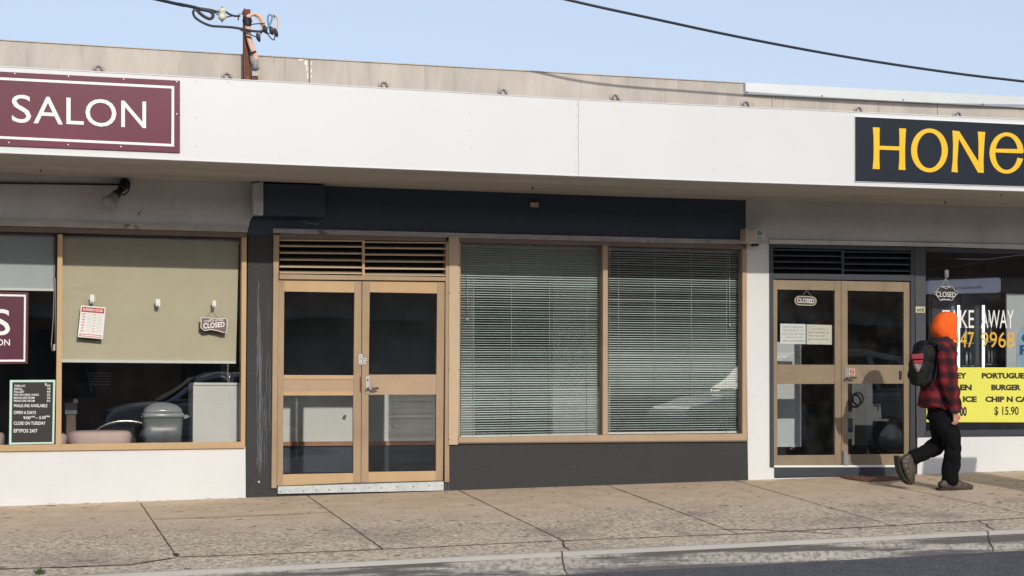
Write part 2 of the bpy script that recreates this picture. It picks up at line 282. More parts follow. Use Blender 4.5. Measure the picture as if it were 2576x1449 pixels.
def text(s, TL, TR, BR, BL, Y, m, name="lettering", parent=None, bold=0., th=.002, space=1., shear=0.):
    cu = bpy.data.curves.new("t", 'FONT'); cu.body = s; cu.offset = bold; cu.space_character = space; cu.extrude = .01; cu.resolution_u = 4; cu.shear = shear
    o = bpy.data.objects.new("t", cu); C.objects.link(o); dg = bpy.context.evaluated_depsgraph_get(); me = bpy.data.meshes.new_from_object(o.evaluated_get(dg))
    bpy.data.objects.remove(o); bpy.data.curves.remove(cu)
    xs = [v.co.x for v in me.vertices]; ys = [v.co.y for v in me.vertices]; x0, x1, y0, y1 = min(xs), max(xs), min(ys), max(ys)
    off = LOC.get(parent, Vector((0, 0, 0))) if parent else Vector((0, 0, 0))
    for v in me.vertices:
        u = (v.co.x - x0) / (x1 - x0); q = (y1 - v.co.y) / (y1 - y0); f = v.co.z < 0
        px = (1 - q) * ((1 - u) * TL[0] + u * TR[0]) + q * ((1 - u) * BL[0] + u * BR[0]); py = (1 - q) * ((1 - u) * TL[1] + u * TR[1]) + q * ((1 - u) * BL[1] + u * BR[1])
        v.co = U(px, py, Y) + Vector((0, 0 if f else -th, 0)) - off
    me.materials.clear(); me.materials.append(M[m]); me.update()
    ob = bpy.data.objects.new(name, me); C.objects.link(ob); LOC[ob] = off
    if parent: ob.parent = parent
    return ob
def textbox(s, x0, y0, x1, y1, Y, m, parent, skew=0., **k):
    """skew = how far the right end sits lower than the left, in picture units"""
    return text(s, (x0, y0), (x1, y0 + skew), (x1, y1 + skew), (x0, y1), Y, m, parent=parent, **k)
def bars(mb, outer, inner, Y0, Y1):
    """frame between two 4-point outlines (TL TR BR BL), butt-jointed"""
    o, i = outer, inner
    for a in range(4):
        b = (a + 1) % 4; mb.prism([o[a], o[b], i[b], i[a]], Y0, Y1)
    return mb
def lerp(a, b, t): return a + (b - a) * t

# ================================================================== THE SETTING
road = MB()
X0, X1 = -70, 110
KA, KB = G(639, 1427), G(2576, 1332)           # outer edge of the kerb top
ks = (KB.y - KA.y) / (KB.x - KA.x)
def ky(X): return KA.y + ks * (X - KA.x)
def kz(X): return gz(X, ky(X))
def rz(X, Y): return kz(X) - .165 + .012 * (min(0, Y - ky(X)) * -1 if Y > -9 else 9 + ky(X)) * .6
vs = []; fs = []; NX = 30; ys_ = [0, -2, -5, -9, -15, -24, -60]
for i in range(NX + 1):
    X = lerp(X0, X1, i / NX)
    for dy in ys_: vs.append((X, ky(X) - .10 + dy, kz(X) - .165 + .012 * min(-dy, 6)))
k = len(ys_)
for i in range(NX):
    for j in range(k - 1): fs.append((i * k + j, i * k + j + 1, (i + 1) * k + j + 1, (i + 1) * k + j))
road.add(vs, fs); road = road.build('road', 'asphalt'); tag(road, kind='structure')
BK = -3.83                                        # joint line behind the kerb apron
pv = MB(); vs = []; fs = []
NX = 240
for i in range(NX + 1):
    X = lerp(-25, 45, i / NX)
    for Y in (.25, -1.2, -2.6, ky(X) + .015): vs.append((X, Y, gz(X, Y)))
for i in range(NX):
    for j in range(3): fs.append((i * 4 + j, i * 4 + j + 1, (i + 1) * 4 + j + 1, (i + 1) * 4 + j))
pv.add(vs, fs); pv = pv.build('pavement', 'pave'); tag(pv, kind='structure')
land = MB(); land.add([(-400, -300, -1.2), (400, -300, -1.2), (400, 400, -1.2), (-400, 400, -1.2)], [(0, 1, 2, 3)]); tag(land.build('ground', 'brick'), kind='structure')
# kerb: lip, sloped face, pale foot
def strip(prof, name, m, parent=None, n=160, wob=0.):
    mb = MB(); q = len(prof); vs = []
    for i in range(n + 1):
        X = lerp(-25, 45, i / n); z = kz(X)
        for (dy, dz) in prof: vs.append((X, ky(X) + dy + wob * noise.noise(Vector((X * 3, dz * 9, 0))), z + dz + wob * .5 * noise.noise(Vector((X * 4, dy * 9, 5)))))
    mb.add(vs, [(i * q + j, i * q + j + 1, (i + 1) * q + j + 1, (i + 1) * q + j) for i in range(n) for j in range(q - 1)], True)
    return mb.build(name, m, parent)
kerb = strip([(-.034, -.03), (-.055, -.09), (-.08, -.135), (-.12, -.162), (-.12, -.30)], 'kerb', 'kerb', wob=.006); tag(kerb, kind='structure')
strip([(.016, -.06), (.016, .004), (-.008, .004), (-.026, -.012), (-.034, -.03)], 'kerb_lip', 'kerblip', kerb, wob=.003)
# joints and cracks: narrow dirt-filled grooves with a wandering line
def groove(pts, wdt, name, m, dz=.004, seed=0, amp=.006, parent=pv):
    mb = MB(); P = [Vector(p) for p in pts]; out = []
    for a, b in zip(P, P[1:]):
        n = max(2, int((b - a).length / .05)); out += [a.lerp(b, i / n) for i in range(n)]
    out.append(P[-1]); vs = []
    for i, p in enumerate(out):
        t = (out[min(i + 1, len(out) - 1)] - out[max(i - 1, 0)]); t.z = 0; t.normalize(); s = Vector((-t.y, t.x, 0))
        p = p + s * amp * noise.noise(Vector((i * .35, seed, 0))); ww = wdt * (.55 + .9 * abs(noise.noise(Vector((i * .3, seed + 9, 0)))))
        for g in (-1, 1):
            q = p + s * ww * g; vs.append((q.x, q.y, gz(q.x, q.y) + dz))
    mb.add(vs, [(2 * i, 2 * i + 1, 2 * i + 3, 2 * i + 2) for i in range(len(out) - 1)])
    return mb.build(name, m, parent)
joints = [((355, 1268), (445, 1402)), ((770, 1245), (965, 1383)), ((1150, 1232), (1415, 1360)), ((1525, 1220), (1856, 1343)), ((1845, 1208), (2255, 1325)), ((2205, 1216), (2576, 1292))]
for i, (a, b) in enumerate(joints):
    a, b = G(*a), G(*b); a = a.lerp(b, -.02); groove([a, b], .0065, 'joint', 'crack', seed=i * 7)
for i, Xx in enumerate((-1.72, -.1, 10.85, 12.5)): groove([(Xx, 0, 0), (Xx + .02 * i, BK, 0)], .0065, 'joint', 'crack', seed=60 + i * 7)
def GP(*a): return [G(*p) for p in a]
groove(GP((-60, 1434), (190, 1427), (330, 1421), (440, 1404)), .020, 'crack_line', 'crack', dz=.005, seed=80, amp=.02)
groove(GP((450, 1402), (620, 1397), (960, 1383), (1415, 1361), (1860, 1344), (2120, 1330), (2576, 1304), (2900, 1287)), .015, 'crack_line', 'crack', dz=.005, seed=81, amp=.015)
groove(GP((1418, 1360), (1417, 1372), (1432, 1384)), .009, 'crack_line', 'crack', dz=.005, seed=82, amp=.03)
groove(GP((2462, 1311), (2478, 1320), (2500, 1334)), .008, 'crack_line', 'crack', dz=.005, seed=83, amp=.03)
groove(GP((1806, 1332), (1900, 1334), (1990, 1337), (2110, 1344)), .014, 'crack_line', 'crack', dz=.005, seed=84, amp=.03)
groove(GP((385, 1307), (520, 1303), (700, 1296), (835, 1290)), .010, 'crack_line', 'crack', dz=.005, seed=85, amp=.02)
for i, (px, py) in enumerate(((1436, 1400), (2519, 1346), (110, 1462))):
    X = G(px, py).x; mb = MB(); vs = []
    for j, (dy, dz) in enumerate([(.02, .0075), (-.010, .0075), (-.03, -.010), (-.038, -.03), (-.060, -.09), (-.086, -.132), (-.124, -.166)]):
        xx = X + .02 * noise.noise(Vector((j * .9, i * 5., 1))); y = ky(xx) + dy - .004; z = kz(xx) + dz
        vs += [(xx - .005, y, z), (xx + .005, y, z)]
    mb.add(vs, [(2 * j, 2 * j + 1, 2 * j + 3, 2 * j + 2) for j in range(6)]); mb.build('joint', 'crack', kerb)
# moss and weeds in the joint ends
def tuft(px, py, n, r, nm, lab):
    c = G(px, py); mb = MB(); rnd = random.Random(px)
    for i in range(n):
        x = c.x + rnd.gauss(0, r * .5); y = c.y + rnd.gauss(0, r * 2); z = gz(x, y); a = rnd.random() * 6.28; h = rnd.uniform(.006, .022); q = rnd.uniform(.004, .008)
        mb.add([(x - q * cos(a), y - q * sin(a), z), (x + q * cos(a), y + q * sin(a), z), (x + q * sin(a) * 2, y, z + h)], [(0, 1, 2)])
    tag(mb.build(nm, 'moss'), lab, 'weeds', kind='stuff')
tuft(100, 1440, 150, .035, 'weed_tuft', 'green weeds growing in the broken kerb joint at far left')
tuft(443, 1397, 60, .018, 'moss', 'moss filling the end of the first pavement joint')

# ================================================================== BUILDING SHELLS
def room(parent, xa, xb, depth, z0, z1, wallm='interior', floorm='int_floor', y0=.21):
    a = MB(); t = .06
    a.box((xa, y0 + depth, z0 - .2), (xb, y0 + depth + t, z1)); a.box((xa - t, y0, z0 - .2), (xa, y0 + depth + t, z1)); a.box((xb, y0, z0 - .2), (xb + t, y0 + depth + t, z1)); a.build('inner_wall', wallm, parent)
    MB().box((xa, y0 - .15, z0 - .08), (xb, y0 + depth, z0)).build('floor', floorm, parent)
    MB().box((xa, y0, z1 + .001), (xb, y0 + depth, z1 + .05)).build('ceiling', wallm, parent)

# ---- salon (left)
XS = U(618, 1000).x
salon = thing('shop_building', 'shop with white painted walls and maroon salon signs, left of the dark shop', 'shop', (XS - 2, 0, 0), 'row of shops under one awning')
w1 = MB()
w1.prism([(-420, 380), (640, 430), (640, 541), (633, 547), (627, 560), (625, 574), (-420, 541)], .0, .2)
w1.build('upper_wall', 'white_grey', salon)
MB().prism([(-420, 1137), (0, 1131), (617.5, 1123.5), (618.5, 1300), (-420, 1330)], .0, .2).build('base_wall', 'white_paint', salon)
MB().quad(-420, 538, 623.5, 584, -.035, .02, yb0=556, yt1=574).build('lintel_strip', 'cream_flash', salon)
fr = MB()
fr.prism([(-420, 557), (621, 585), (621, 597), (-420, 571)], -.006, .1); fr.build('window_head', 'bronze_dark', salon)
fr = thing
win = MB(); win.quad(-420, 1127, 140, 1131, -.01, .1, yb0=1136.5, yt1=1118).quad(154, 1117.8, 606, 1124, -.01, .1, yb0=1130, yt1=1111.7)
win.quad(-420, 1136.6, 616.5, 1127, -.03, .08, yb0=1141, yt1=1123.8)
win.prism([(145.5, 589), (157.5, 589.4), (154, 1129.5), (140, 1130)], -.012, .1).prism([(608.5, 597.4), (621, 597.6), (616.8, 1123.5), (606, 1123.8)], -.012, .1)
wf = win.build('window_frame', 'bronze', salon)
g1 = MB().prism([(-420, 571), (145.5, 588), (140, 1118), (-420, 1127)], .05, .054).build('window_pane', 'glass', wf)
g2 = MB().prism([(157.5, 589), (608.5, 597), (606, 1112), (154, 1118)], .05, .054).build('window_pane', 'glass', wf)
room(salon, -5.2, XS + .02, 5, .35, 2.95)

# ---- vacant shop (centre)
XV0, XV1 = U(622, 1000).x, U(1879, 900).x
vac = thing('shop_building', 'vacant shop painted charcoal and navy, with gold framed double doors', 'shop', ((XV0 + XV1) / 2, 0, 0), 'row of shops under one awning')
MB().prism([(640.5, 430), (1876, 480), (1876, 610), (1872, 603), (1188, 584.5), (688, 574.8), (688, 590), (618.8, 590), (625.5, 574), (627.6, 560), (633.6, 547.3), (640.5, 541.3)], .0, .2).build('upper_wall', 'navy', vac)
MB().prism([(624.5, 590.2), (688, 590.2), (683.5, 1228), (699, 1228), (1116, 1214), (1130.5, 1213), (1130.5, 1300), (619, 1300), (618.8, 1123.5)], .002, .2).build('pillar', 'charcoal', vac)
MB().prism([(1130.8, 1119), (1152, 1119), (1152, 1114), (1880, 1107.8), (1883, 1290), (1130.8, 1300)], .0, .2).build('base_wall', 'charcoal_base', vac)
MB().quad(687.5, 574.5, 1660, 610.5, -.035, .02, yb0=586, yt1=598).quad(1660.3, 598.4, 1872, 614, -.03, .02, yb0=610.3, yt1=603.4).build('lintel_strip', 'flash', vac)
p = MB()
for cx, cy, rx, ry in ((766, 559, 5, 2.5), (776, 562, 9, 3), (788, 562.5, 7, 2.2), (796, 564.5, 8, 3), (809, 557.5, 2.5, 1.6), (676, 553, 1.5, 3)):
    p = MB(); p.prism([(cx + rx * cos(a) * random.uniform(.75, 1.2), cy + ry * sin(a) * random.uniform(.7, 1.2)) for a in [i * .7 for i in range(9)]], -.0015 - .0001 * (cx % 7), .001).build('flaked_paint', 'teal', vac)

# scars in the pillar paint
sc = MB(); rnd = random.Random(3)
for bx, y0, y1, n in ((653, 770, 1210, 6), (656, 860, 1180, 5), (676, 880, 1100, 3), (648, 700, 960, 4), (668, 990, 1190, 2)):
    for j in range(n):
        y = y0 + j * 9; x = bx + rnd.uniform(-4, 4); pts = []
        while y < y1:
            pts.append(U(x, y, -.001)); y += rnd.uniform(8, 24); x += rnd.uniform(-1.3, 1.3)
        if len(pts) > 2: sc.tube(pts, [rnd.uniform(.0008, .0035) for _ in pts], 5)
sc.build('paint_scratch', mat("scratch grey", (.16, .175, .195), .8), vac)
MB().prism([(648, 1212), (652, 1209), (654.5, 1212), (652, 1215.5)], -.004, .001).build('wall_fixing', 'galv', vac)

df = MB()     # door surround
df.prism([(688.7, 590.5), (703, 591), (700.6, 705), (695.8, 1228), (683, 1228)], -.03, .1)
df.prism([(1121.5, 608), (1129.2, 608), (1130, 1119), (1130.4, 1213), (1119, 1213)], -.02, .1)
df.prism([(703.2, 689.5), (1121, 697), (1121, 706.5), (703.1, 702)], -.02, .1)
door_sur = df.build('door_frame', 'bronze_stile', vac)
MB().prism([(703.2, 587), (1121.2, 595), (1121.2, 607.6), (703.2, 600)], -.012, .1).build('door_head', 'bronze_dark', vac)
MB().prism([(1129.5, 596), (1155, 597), (1155.4, 900), (1151.8, 1118.7), (1128.8, 1118.7), (1129.8, 900)], -.032, .1).build('mullion_post', 'bronze_pale', vac)
def louvre(parent, xl, xr, xm, m_mull, left_ys, right_ys, frame_m, th, Yf, back=None):
    lv = MB(); 
    for (a, b, ys, sl) in ((xl, xm[0], left_ys, 2.2), (xm[1], xr, right_ys, 2.)):
        for y in ys:
            fa = [U(a, y, Yf), U(b, y + sl, Yf)]; d = Vector((0, .075, .016)); dn = Vector((0, 0, -.0135))
            lv.add([fa[0], fa[1], fa[1] + dn, fa[0] + dn, fa[0] + d, fa[1] + d, fa[1] + d + dn, fa[0] + d + dn], [(0, 1, 2, 3), (4, 5, 6, 7), (0, 1, 5, 4), (3, 2, 6, 7), (0, 3, 7, 4), (1, 2, 6, 5)])
    return lv.build('louvre_slat', frame_m, parent)
louvre_o = MB().prism([(911.5, 603.8), (917.5, 604), (917.5, 693.3), (911.5, 693.2)], -.015, .012).build('louvre_post', 'bronze', vac)
louvre(vac, 703.6, 1120.6, (911.4, 917.6), None, [602.6, 617.5, 634.5, 651.8, 669.3, 684.3], [607.5, 622.5, 639, 656, 673.5, 689.3], 'bronze_pale', 3, -.005)
MB().prism([(703, 600), (1121, 607.6), (1121, 696), (703, 689.5)], .115, .13).build('louvre_back', 'dark', vac)

def door(parent, o, gu, gl, ms, mp, Y0, Y1, glass='doorglass', bead=None, label=None):
    """o outer TL TR BR BL, gu/gl the two glass outlines"""
    root = MB()
    TL, TR, BR, BL = o; a, b, c_, d = gu; e, f, g_, h = gl
    def onl(P, Q, y): t = (y - P[1]) / (Q[1] - P[1]); return (lerp(P[0], Q[0], t), y)
    root.prism([TL, (a[0], TL[1]), a, d, e, h, (h[0], BL[1]), BL], Y0, Y1)
    root.prism([(b[0], TR[1]), TR, BR, (g_[0], BR[1]), g_, f, c_, b], Y0, Y1)
    dr = root.build('door', ms, parent, label=label)
    MB().prism([(a[0] + .2, TL[1] + .15), (b[0] - .2, TR[1]), (b[0] - .2, b[1]), (a[0] + .2, a[1])], Y0 + .004, Y1).build('top_rail', mp[0], dr)
    MB().prism([(d[0] + .2, d[1]), (c_[0] - .2, c_[1]), (f[0] - .2, f[1]), (e[0] + .2, e[1])], Y0 + .006, Y1).build('middle_rail', mp[1], dr)
    MB().prism([(h[0] + .2, h[1]), (g_[0] - .2, g_[1]), (g_[0] - .2, BR[1]), (h[0] + .2, BL[1])], Y0 + .004, Y1).build('bottom_rail', mp[2], dr)
    if bead:
        k = MB(); k.prism([d, c_, (c_[0], c_[1] + 10), (d[0], d[1] + 10)], Y0 - .002, Y0 + .008).prism([(e[0], e[1] - 10), (f[0], f[1] - 10), f, e], Y0 - .002, Y0 + .008); k.build('rail_bead', bead, dr)
    for q in (gu, gl): MB().prism(list(q), (Y0 + Y1) / 2, (Y0 + Y1) / 2 + .004).build('glass_pane', glass, dr)
    return dr
GUa = [(715, 733), (891.8, 736), (889.8, 944), (713.6, 943.3)]; GLa = [(712.8, 994.9), (888.8, 994.6), (889, 1190.1), (711.7, 1193.3)]
dA = door(vac, [(700.8, 704.4), (909.6, 707), (907.6, 1214), (696.8, 1221.5)], GUa, GLa, 'bronze_stile', ('bronze', 'bronze_dull', 'bronze'), .01, .05, bead='bronze')
GUb = [(930.2, 735), (1100, 738), (1098, 942), (927.5, 942.5)]; GLb = [(926.9, 993), (1097.4, 992.4), (1096.8, 1184.8), (926.7, 1187.5)]
dB = door(vac, [(911.6, 707), (1119, 709.5), (1113.9, 1209), (908.8, 1213.8)], GUb, GLb, 'bronze_stile', ('bronze', 'bronze_dull', 'bronze'), .01, .05)
MB().quad(920, 946.5, 930, 988.3, .0, .012).build('handle_plate', 'chrome', dB)
h = MB(); h.tube([U(925, 977, .0), U(925, 977, -.05)], .009, 10); h.tube([U(923, 977.5, -.05), U(930, 977, -.054), U(943, 977.6, -.052), U(952.4, 976.5, -.046)], [.010, .011, .012, .008], 10); h.build('door_handle', 'darkchrome', dB)
MB().ell(U(925.3, 956, -.002), (.007, .006, .012)).build('keyhole', 'ink', dB)
b = MB(); b.quad(901.8, 890.3, 912, 917.5, -.006, .0145); b.build('bolt_plate', 'chrome', dA)
b = MB(); b.quad(913.6, 900, 922, 916.5, -.006, .0145); b.tube([U(920, 908.5, -.01), U(927.5, 908.5, -.012)], .006, 8); bp_ = b.build('bolt_plate', 'chrome', dB)
dots([(907, 894.5), (907, 902), (907, 914)], .006, .003, 'screw', 'darkchrome', dA, -.006)
dots([(917.7, 904), (917.7, 912.5)], .006, .003, 'screw', 'darkchrome', dB, -.006)
MB().quad(905.2, 948, 908.9, 986, .004, .012).build('latch_guard', 'rusty', dA)
th_ = MB(); th_.prism([(699.3, 1224), (1116, 1211.3), (1116, 1233.8), (699.3, 1242.2)], -.035, .06); th_ = th_.build('threshold', 'galv', vac)
dots([(x, lerp(1237.5, 1221.5, (x - 700) / 415) - (i % 2) * 1.5) for i, x in enumerate((705, 729, 763, 796, 828, 860, 891, 929, 960, 1000, 1040, 1080, 1111))], .007, .004, 'rivet', 'darkchrome', th_, -.035)
for x in (1130, 1153.6):      # screws along the pale mullion post
    dots([(x + (-.3 if y > 900 else .6), y) for y in (667, 737, 930, 1105)], .006, .004, 'post_screw', 'rusty', vac, -.032)
# windows of the vacant shop
MB().prism([(1155.2, 598.5), (1878.5, 615.5), (1878.5, 627), (1155.2, 608.8)], -.01, .1).build('window_head', 'bronze_dark', vac)
wv = MB()
wv.prism([(1155.3, 609), (1159.2, 609.2), (1156.4, 1101), (1152.8, 1113.6), (1152.6, 1101)], -.008, .1)
wv.prism([(1517, 617.6), (1529, 618), (1529, 1093.5), (1516.3, 1094)], -.012, .1)
wv.prism([(1867.8, 627), (1878.8, 627.3), (1879, 1107.6), (1867.6, 1091)], -.012, .1)
wv.prism([(1153, 1101.2), (1516.3, 1094.3), (1867.6, 1091.2), (1878.9, 1107.7), (1152.6, 1113.6)], -.02, .1)
wvf = wv.build('window_frame', 'bronze_dull', vac)
MB().prism([(1159.3, 609.5), (1517, 618), (1516.2, 1094.2), (1156.5, 1101)], .05, .054).build('window_pane', 'glass', wvf)
MB().prism([(1529.1, 618.3), (1867.8, 627), (1867.6, 1091.2), (1529.1, 1093.4)], .05, .054).build('window_pane', 'glass', wvf)
MB().quad(1152, 1112.8, 1880, 1110.5, -.03, .02, yb0=1116, yt1=1107.2).build('sill_drip', 'bronze_dark', vac)
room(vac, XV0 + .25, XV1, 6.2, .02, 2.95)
pw = MB(); PY = 2.7      # white partition with a dark doorway
pw.prism([(560, 966), (1120, 966), (1120, 585), (1194, 587), (1194, 1108), (560, 1112)], PY, PY + .1)
pw.prism([(1194, 585), (1391, 590), (1391, 702), (1194, 697)], PY, PY + .1)
pw.prism([(1391, 590), (1536, 595), (1536, 1185), (1391, 1185)], PY, PY + .1); pw.build('partition', 'int_white', vac)
MB().prism([(560, 560), (1119.6, 582), (1119.6, 965.5), (560, 965.5)], PY, PY + .1).build('partition_top', mat('shaded wall slate', (.19, .24, .29), .8), vac)  # slate colour stands for the shade on the upper white wall
MB().prism([(560, 1112.4), (1194, 1108.4), (1194, 1119), (560, 1123)], PY - .06, PY + .1).build('timber_rail', 'timber', vac)
MB().prism([(560, 1123.4), (1194, 1119.4), (1194, 1185), (560, 1190)], PY - .02, PY + .1).build('dark_base', 'carpet', vac)
MB().prism([(1300, 880), (1900, 880), (1900, 915), (1300, 915)], 5.2, 5.3).build('far_shelf', 'steelgrey', vac)
dk_ = MB().prism([(864, 1046), (870, 1043), (872, 1049), (868, 1054), (863, 1052)], PY - .03, PY - .001).build('door_stop', 'greyplastic', vac)

# ---- takeaway (right)
XT = U(1879, 900).x
take = thing('shop_building', 'takeaway food shop with white walls and dark bronze double doors, at the right', 'shop', (XT + 2.5, 0, 0), 'row of shops under one awning')
MB().prism([(1876.3, 480), (2576, 505), (3100, 524), (3100, 634), (2576, 614), (2364, 609), (1935.5, 601), (1935.5, 614), (1876.3, 614)], .0, .2).build('upper_wall', 'white_grey', take)
MB().prism([(1876.5, 614.2), (1936, 614.2), (1937.5, 1176), (1948, 1177), (1948, 1203), (2308, 1196), (2308, 1100.2), (3100, 1094), (3100, 1270), (1883.5, 1290), (1880.8, 1107)], .0, .2).build('lower_wall', 'white_paint', take)
MB().prism([(1935.8, 602), (2150, 606), (2364, 610.8), (2576, 615), (3100, 635), (3100, 647), (2576, 627.3), (2364, 620.4), (1935.8, 613.2)], -.03, .02).build('lintel_strip', 'white_grey', take)
nf = MB()
nf.prism([(1936.2, 613.5), (1945.5, 613.8), (1945.5, 703), (1947, 1175), (1937.5, 1175)], -.015, .12)
nf.prism([(1945.7, 613.8), (2300, 621.5), (2300, 631.5), (1945.7, 623)], -.012, .12)
nf.prism([(1945.7, 688), (2291.5, 691.5), (2291.5, 706.5), (1945.7, 701)], -.015, .12)
nf.prism([(2291.7, 631.3), (2300.8, 631.5), (2303, 1196), (2289.8, 1196)], -.015, .12)
nf.prism([(2117.6, 629.5), (2123.3, 629.6), (2123.3, 689.5), (2117.6, 689.4)], -.01, .02)
ndf = nf.build('door_frame', 'navy_frame', take)
louvre(take, 1945.8, 2291.4, (2117.4, 2123.5), None, [627, 641.5, 657, 673], [632, 646.5, 662.5, 678.5], 'navy_frame', 3, -.003)
MB().prism([(1945.5, 624), (2291, 631), (2291, 690), (1945.5, 687)], .125, .14).build('louvre_back', 'dark', take)
gu1 = [(1955.3, 728), (2100, 730.6), (2100.4, 917.8), (1955.3, 917)]; gl1 = [(1955.3, 966), (2100.5, 965.6), (2100.6, 1144.6), (1955.3, 1145.4)]
dC = door(take, [(1944.5, 703.6), (2115.3, 706.6), (2116.3, 1169.8), (1947, 1170.4)], gu1, gl1, 'bronze_old', ('bronze_old',) * 3, .01, .05, 'darkglass')
gu2 = [(2132, 730.8), (2273.7, 734), (2273.9, 918.2), (2132.2, 917.6)]; gl2 = [(2132.8, 965.4), (2274, 965), (2275, 1142.2), (2133.4, 1143.2)]
dD = door(take, [(2116.4, 706.6), (2288, 709.6), (2289.4, 1169.3), (2117.6, 1169.8)], gu2, gl2, 'bronze_old', ('bronze_old',) * 3, .01, .05, 'darkglass')
MB().quad(2126, 923.5, 2135.3, 961, .0, .012).build('handle_plate', 'chrome', dD)
h = MB(); h.tube([U(2131, 950.5, .0), U(2131, 950.5, -.05)], .009, 10); h.tube([U(2129.5, 951, -.05), U(2137, 950.5, -.054), U(2154.5, 950, -.048)], [.010, .012, .008], 10); h.build('door_handle', 'darkchrome', dD)
MB().quad(2262.5, 933, 2268.8, 954.5, .006, .012).build('flush_pull', 'darkchrome', dD)
MB().prism([(2123, 1134), (2131.5, 1134.5), (2134.8, 1150), (2134.8, 1170), (2124, 1170)], -.03, .012).build('kick_latch', 'chrome', dD)
MB().quad(1948.5, 1176, 2290, 1197.3, -.012, .1, yt1=1175.2, yb0=1200).build('threshold', 'navy_frame', take)
MB().quad(1947.2, 1171, 2289.6, 1175, -.02, .1, yt1=1170, yb0=1175.6).build('sill_strip', 'rail', take)
MB().prism([(2301.5, 621.6), (2328.5, 622.4), (2329, 1099.8), (2306, 1099.8)], .0, .12).build('post_board', 'mullgrey', take)
nw = MB(); nw.prism([(2328.6, 622.4), (2576, 628), (3100, 648), (3100, 662), (2576, 638), (2329, 632)], -.005, .12); nw.prism([(2329.2, 1084.7), (2576, 1081), (3100, 1076), (3100, 1092), (2576, 1096), (2306, 1099.9), (2329, 1099.6)], -.01, .12)
nw.prism([(2760, 645.5), (2772, 646), (2772, 1078.6), (2760, 1078.8)], -.005, .12)
nwf = nw.build('window_frame', 'navy_frame', take)
MB().prism([(2329, 632), (2760, 645), (2760, 1078.8), (2329, 1084.7)], .05, .054).build('window_pane', 'darkglass', nwf)
MB().prism([(2772, 646), (3100, 661), (3100, 1075.6), (2772, 1078.6)], .05, .054).build('window_pane', 'darkglass', nwf)
room(take, XT + .1, XT + 6.5, 5.5, .12, 2.95)

def base_dirt(parent, xs, yfun, seed):
    rnd = random.Random(seed)
    for i in range(9):
        x = lerp(xs[0], xs[1], (i + rnd.random()) / 9); y = yfun(x) - rnd.uniform(1, 5); w_ = rnd.uniform(4, 14); h_ = rnd.uniform(.5, 1.3)
        MB().prism([(x + w_ * cos(2 * pi * k / 9) * rnd.uniform(.5, 1.2), y + h_ * sin(2 * pi * k / 9) * rnd.uniform(.5, 1.3)) for k in range(9)], -.0012 - .0001 * i, .001).build('splash_stain', 'stain', parent)
M['stain'] = mat("dried mud splash", (.40, .36, .31), .9)
base_dirt(salon, (20, 600), lambda x: 1275.5 - .0368 * x, 4)
# ---- parapet, roof, awning
par = thing('parapet_wall', 'weathered beige cladding parapet rising behind the white awning fascia', 'parapet', (5, .05, 3.8))
for i, (x0, x1) in enumerate(((-420, 777), (779, 1944), (1946, 2360), (2362, 3100))):
    def ty(x):
        pts = [(-420, 74.5), (0, 100), (778, 147), (1940, 212), (2576, 247), (3100, 276)]
        for (a, ya), (b_, yb) in zip(pts, pts[1:]):
            if a <= x <= b_: return lerp(ya, yb, (x - a) / (b_ - a))
    MB().prism([(x0, ty(x0))] + [(x, ty(x)) for x in (0, 1600) if x0 < x < x1] + [(x1, ty(x1)), (x1, ty(x1) + 200), (x0, ty(x0) + 200)], .0, .12).build('cladding_panel', 'parapet', par)
MB().prism([(776.5, 146), (779.5, 146), (779.5, 260), (776.5, 260)], .02, .1).build('panel_seam', 'crack', par)
MB().prism([(1943.5, 235), (1946.5, 235), (1947, 300), (1943.5, 300)], -.012, .05).build('panel_seam', 'parapet', par)
MB().prism([(2359.5, 262), (2362.5, 262), (2362.5, 320), (2359.5, 320)], -.012, .05).build('panel_seam', 'parapet', par)
s = MB(); rnd = random.Random(9)
def blob(mb, cx, cy, rx, ry, Y0, Y1, n=11):
    mb.prism([(cx + rx * cos(2 * pi * i / n) * rnd.uniform(.55, 1.3), cy + ry * sin(2 * pi * i / n) * rnd.uniform(.6, 1.25)) for i in range(n)], Y0, Y1)
for cx, cy, rx, ry in ((769, 158, 5, 7), (757, 151, 8, 3), (772, 172, 2.5, 9), (773.5, 190, 2, 10), (783, 160, 2, 5), (782.5, 178, 2.2, 6), (783, 192, 1.8, 4)): blob(s, cx, cy, rx, ry, -.003 - rnd.random() * .002, .001)
s.build('sealant_patch', 'seal', par)
cp = MB(); cp.prism([(-420, 73), (0, 98.6), (778, 145.8), (1874, 207.6), (1874, 209.6), (778, 148), (0, 101), (-420, 75.5)], -.012, .14); cp.build('coping_edge', 'parapet', par)
cpf = MB(); cpf.prism([(1875.5, 207.6), (2576, 243.5), (3100, 272), (3100, 298), (2576, 270.5), (1876.5, 236.2)], -.05, .15); cpf = cpf.build('cap_flashing', 'capmetal', par)
dots(((1880, 232), (2068, 241), (2272, 251), (2472, 262)), .010, .006, 'flashing_screw', 'darkchrome', par, -.052)
for (x, y, rr) in ((247.8, 172.8, 1), (571, 191.4, 1), (966.5, 213.7, 1), (1266.6, 231.6, 1), (1548, 245, 1), (1876.5, 262.2, 1), (2161, 276, 1), (2410.6, 289, 1)):
    e = MB(); c = U(x, y, -.03)
    e.tube([c + Vector((.029 * cos(a), 0, .029 * sin(a))) for a in [i * pi / 8 - .4 for i in range(14)]], .009, 8)
    e.tube([c + Vector((.03, 0, -.02)), c + Vector((.06, -.25, -.16)), c + Vector((.09, -.5, -.3))], .010, 8)
    e = e.build('eye_bolt', 'condu', par)
    MB().ell(c + Vector((0, .028, 0)), (.06, .012, .05), 10, 6).build('bolt_washer', 'parapet', e)
rf = MB(); rf.box((-6, .13, 3.25), (15, 12, 3.35)); rf.build('roof_deck', 'roof', par)
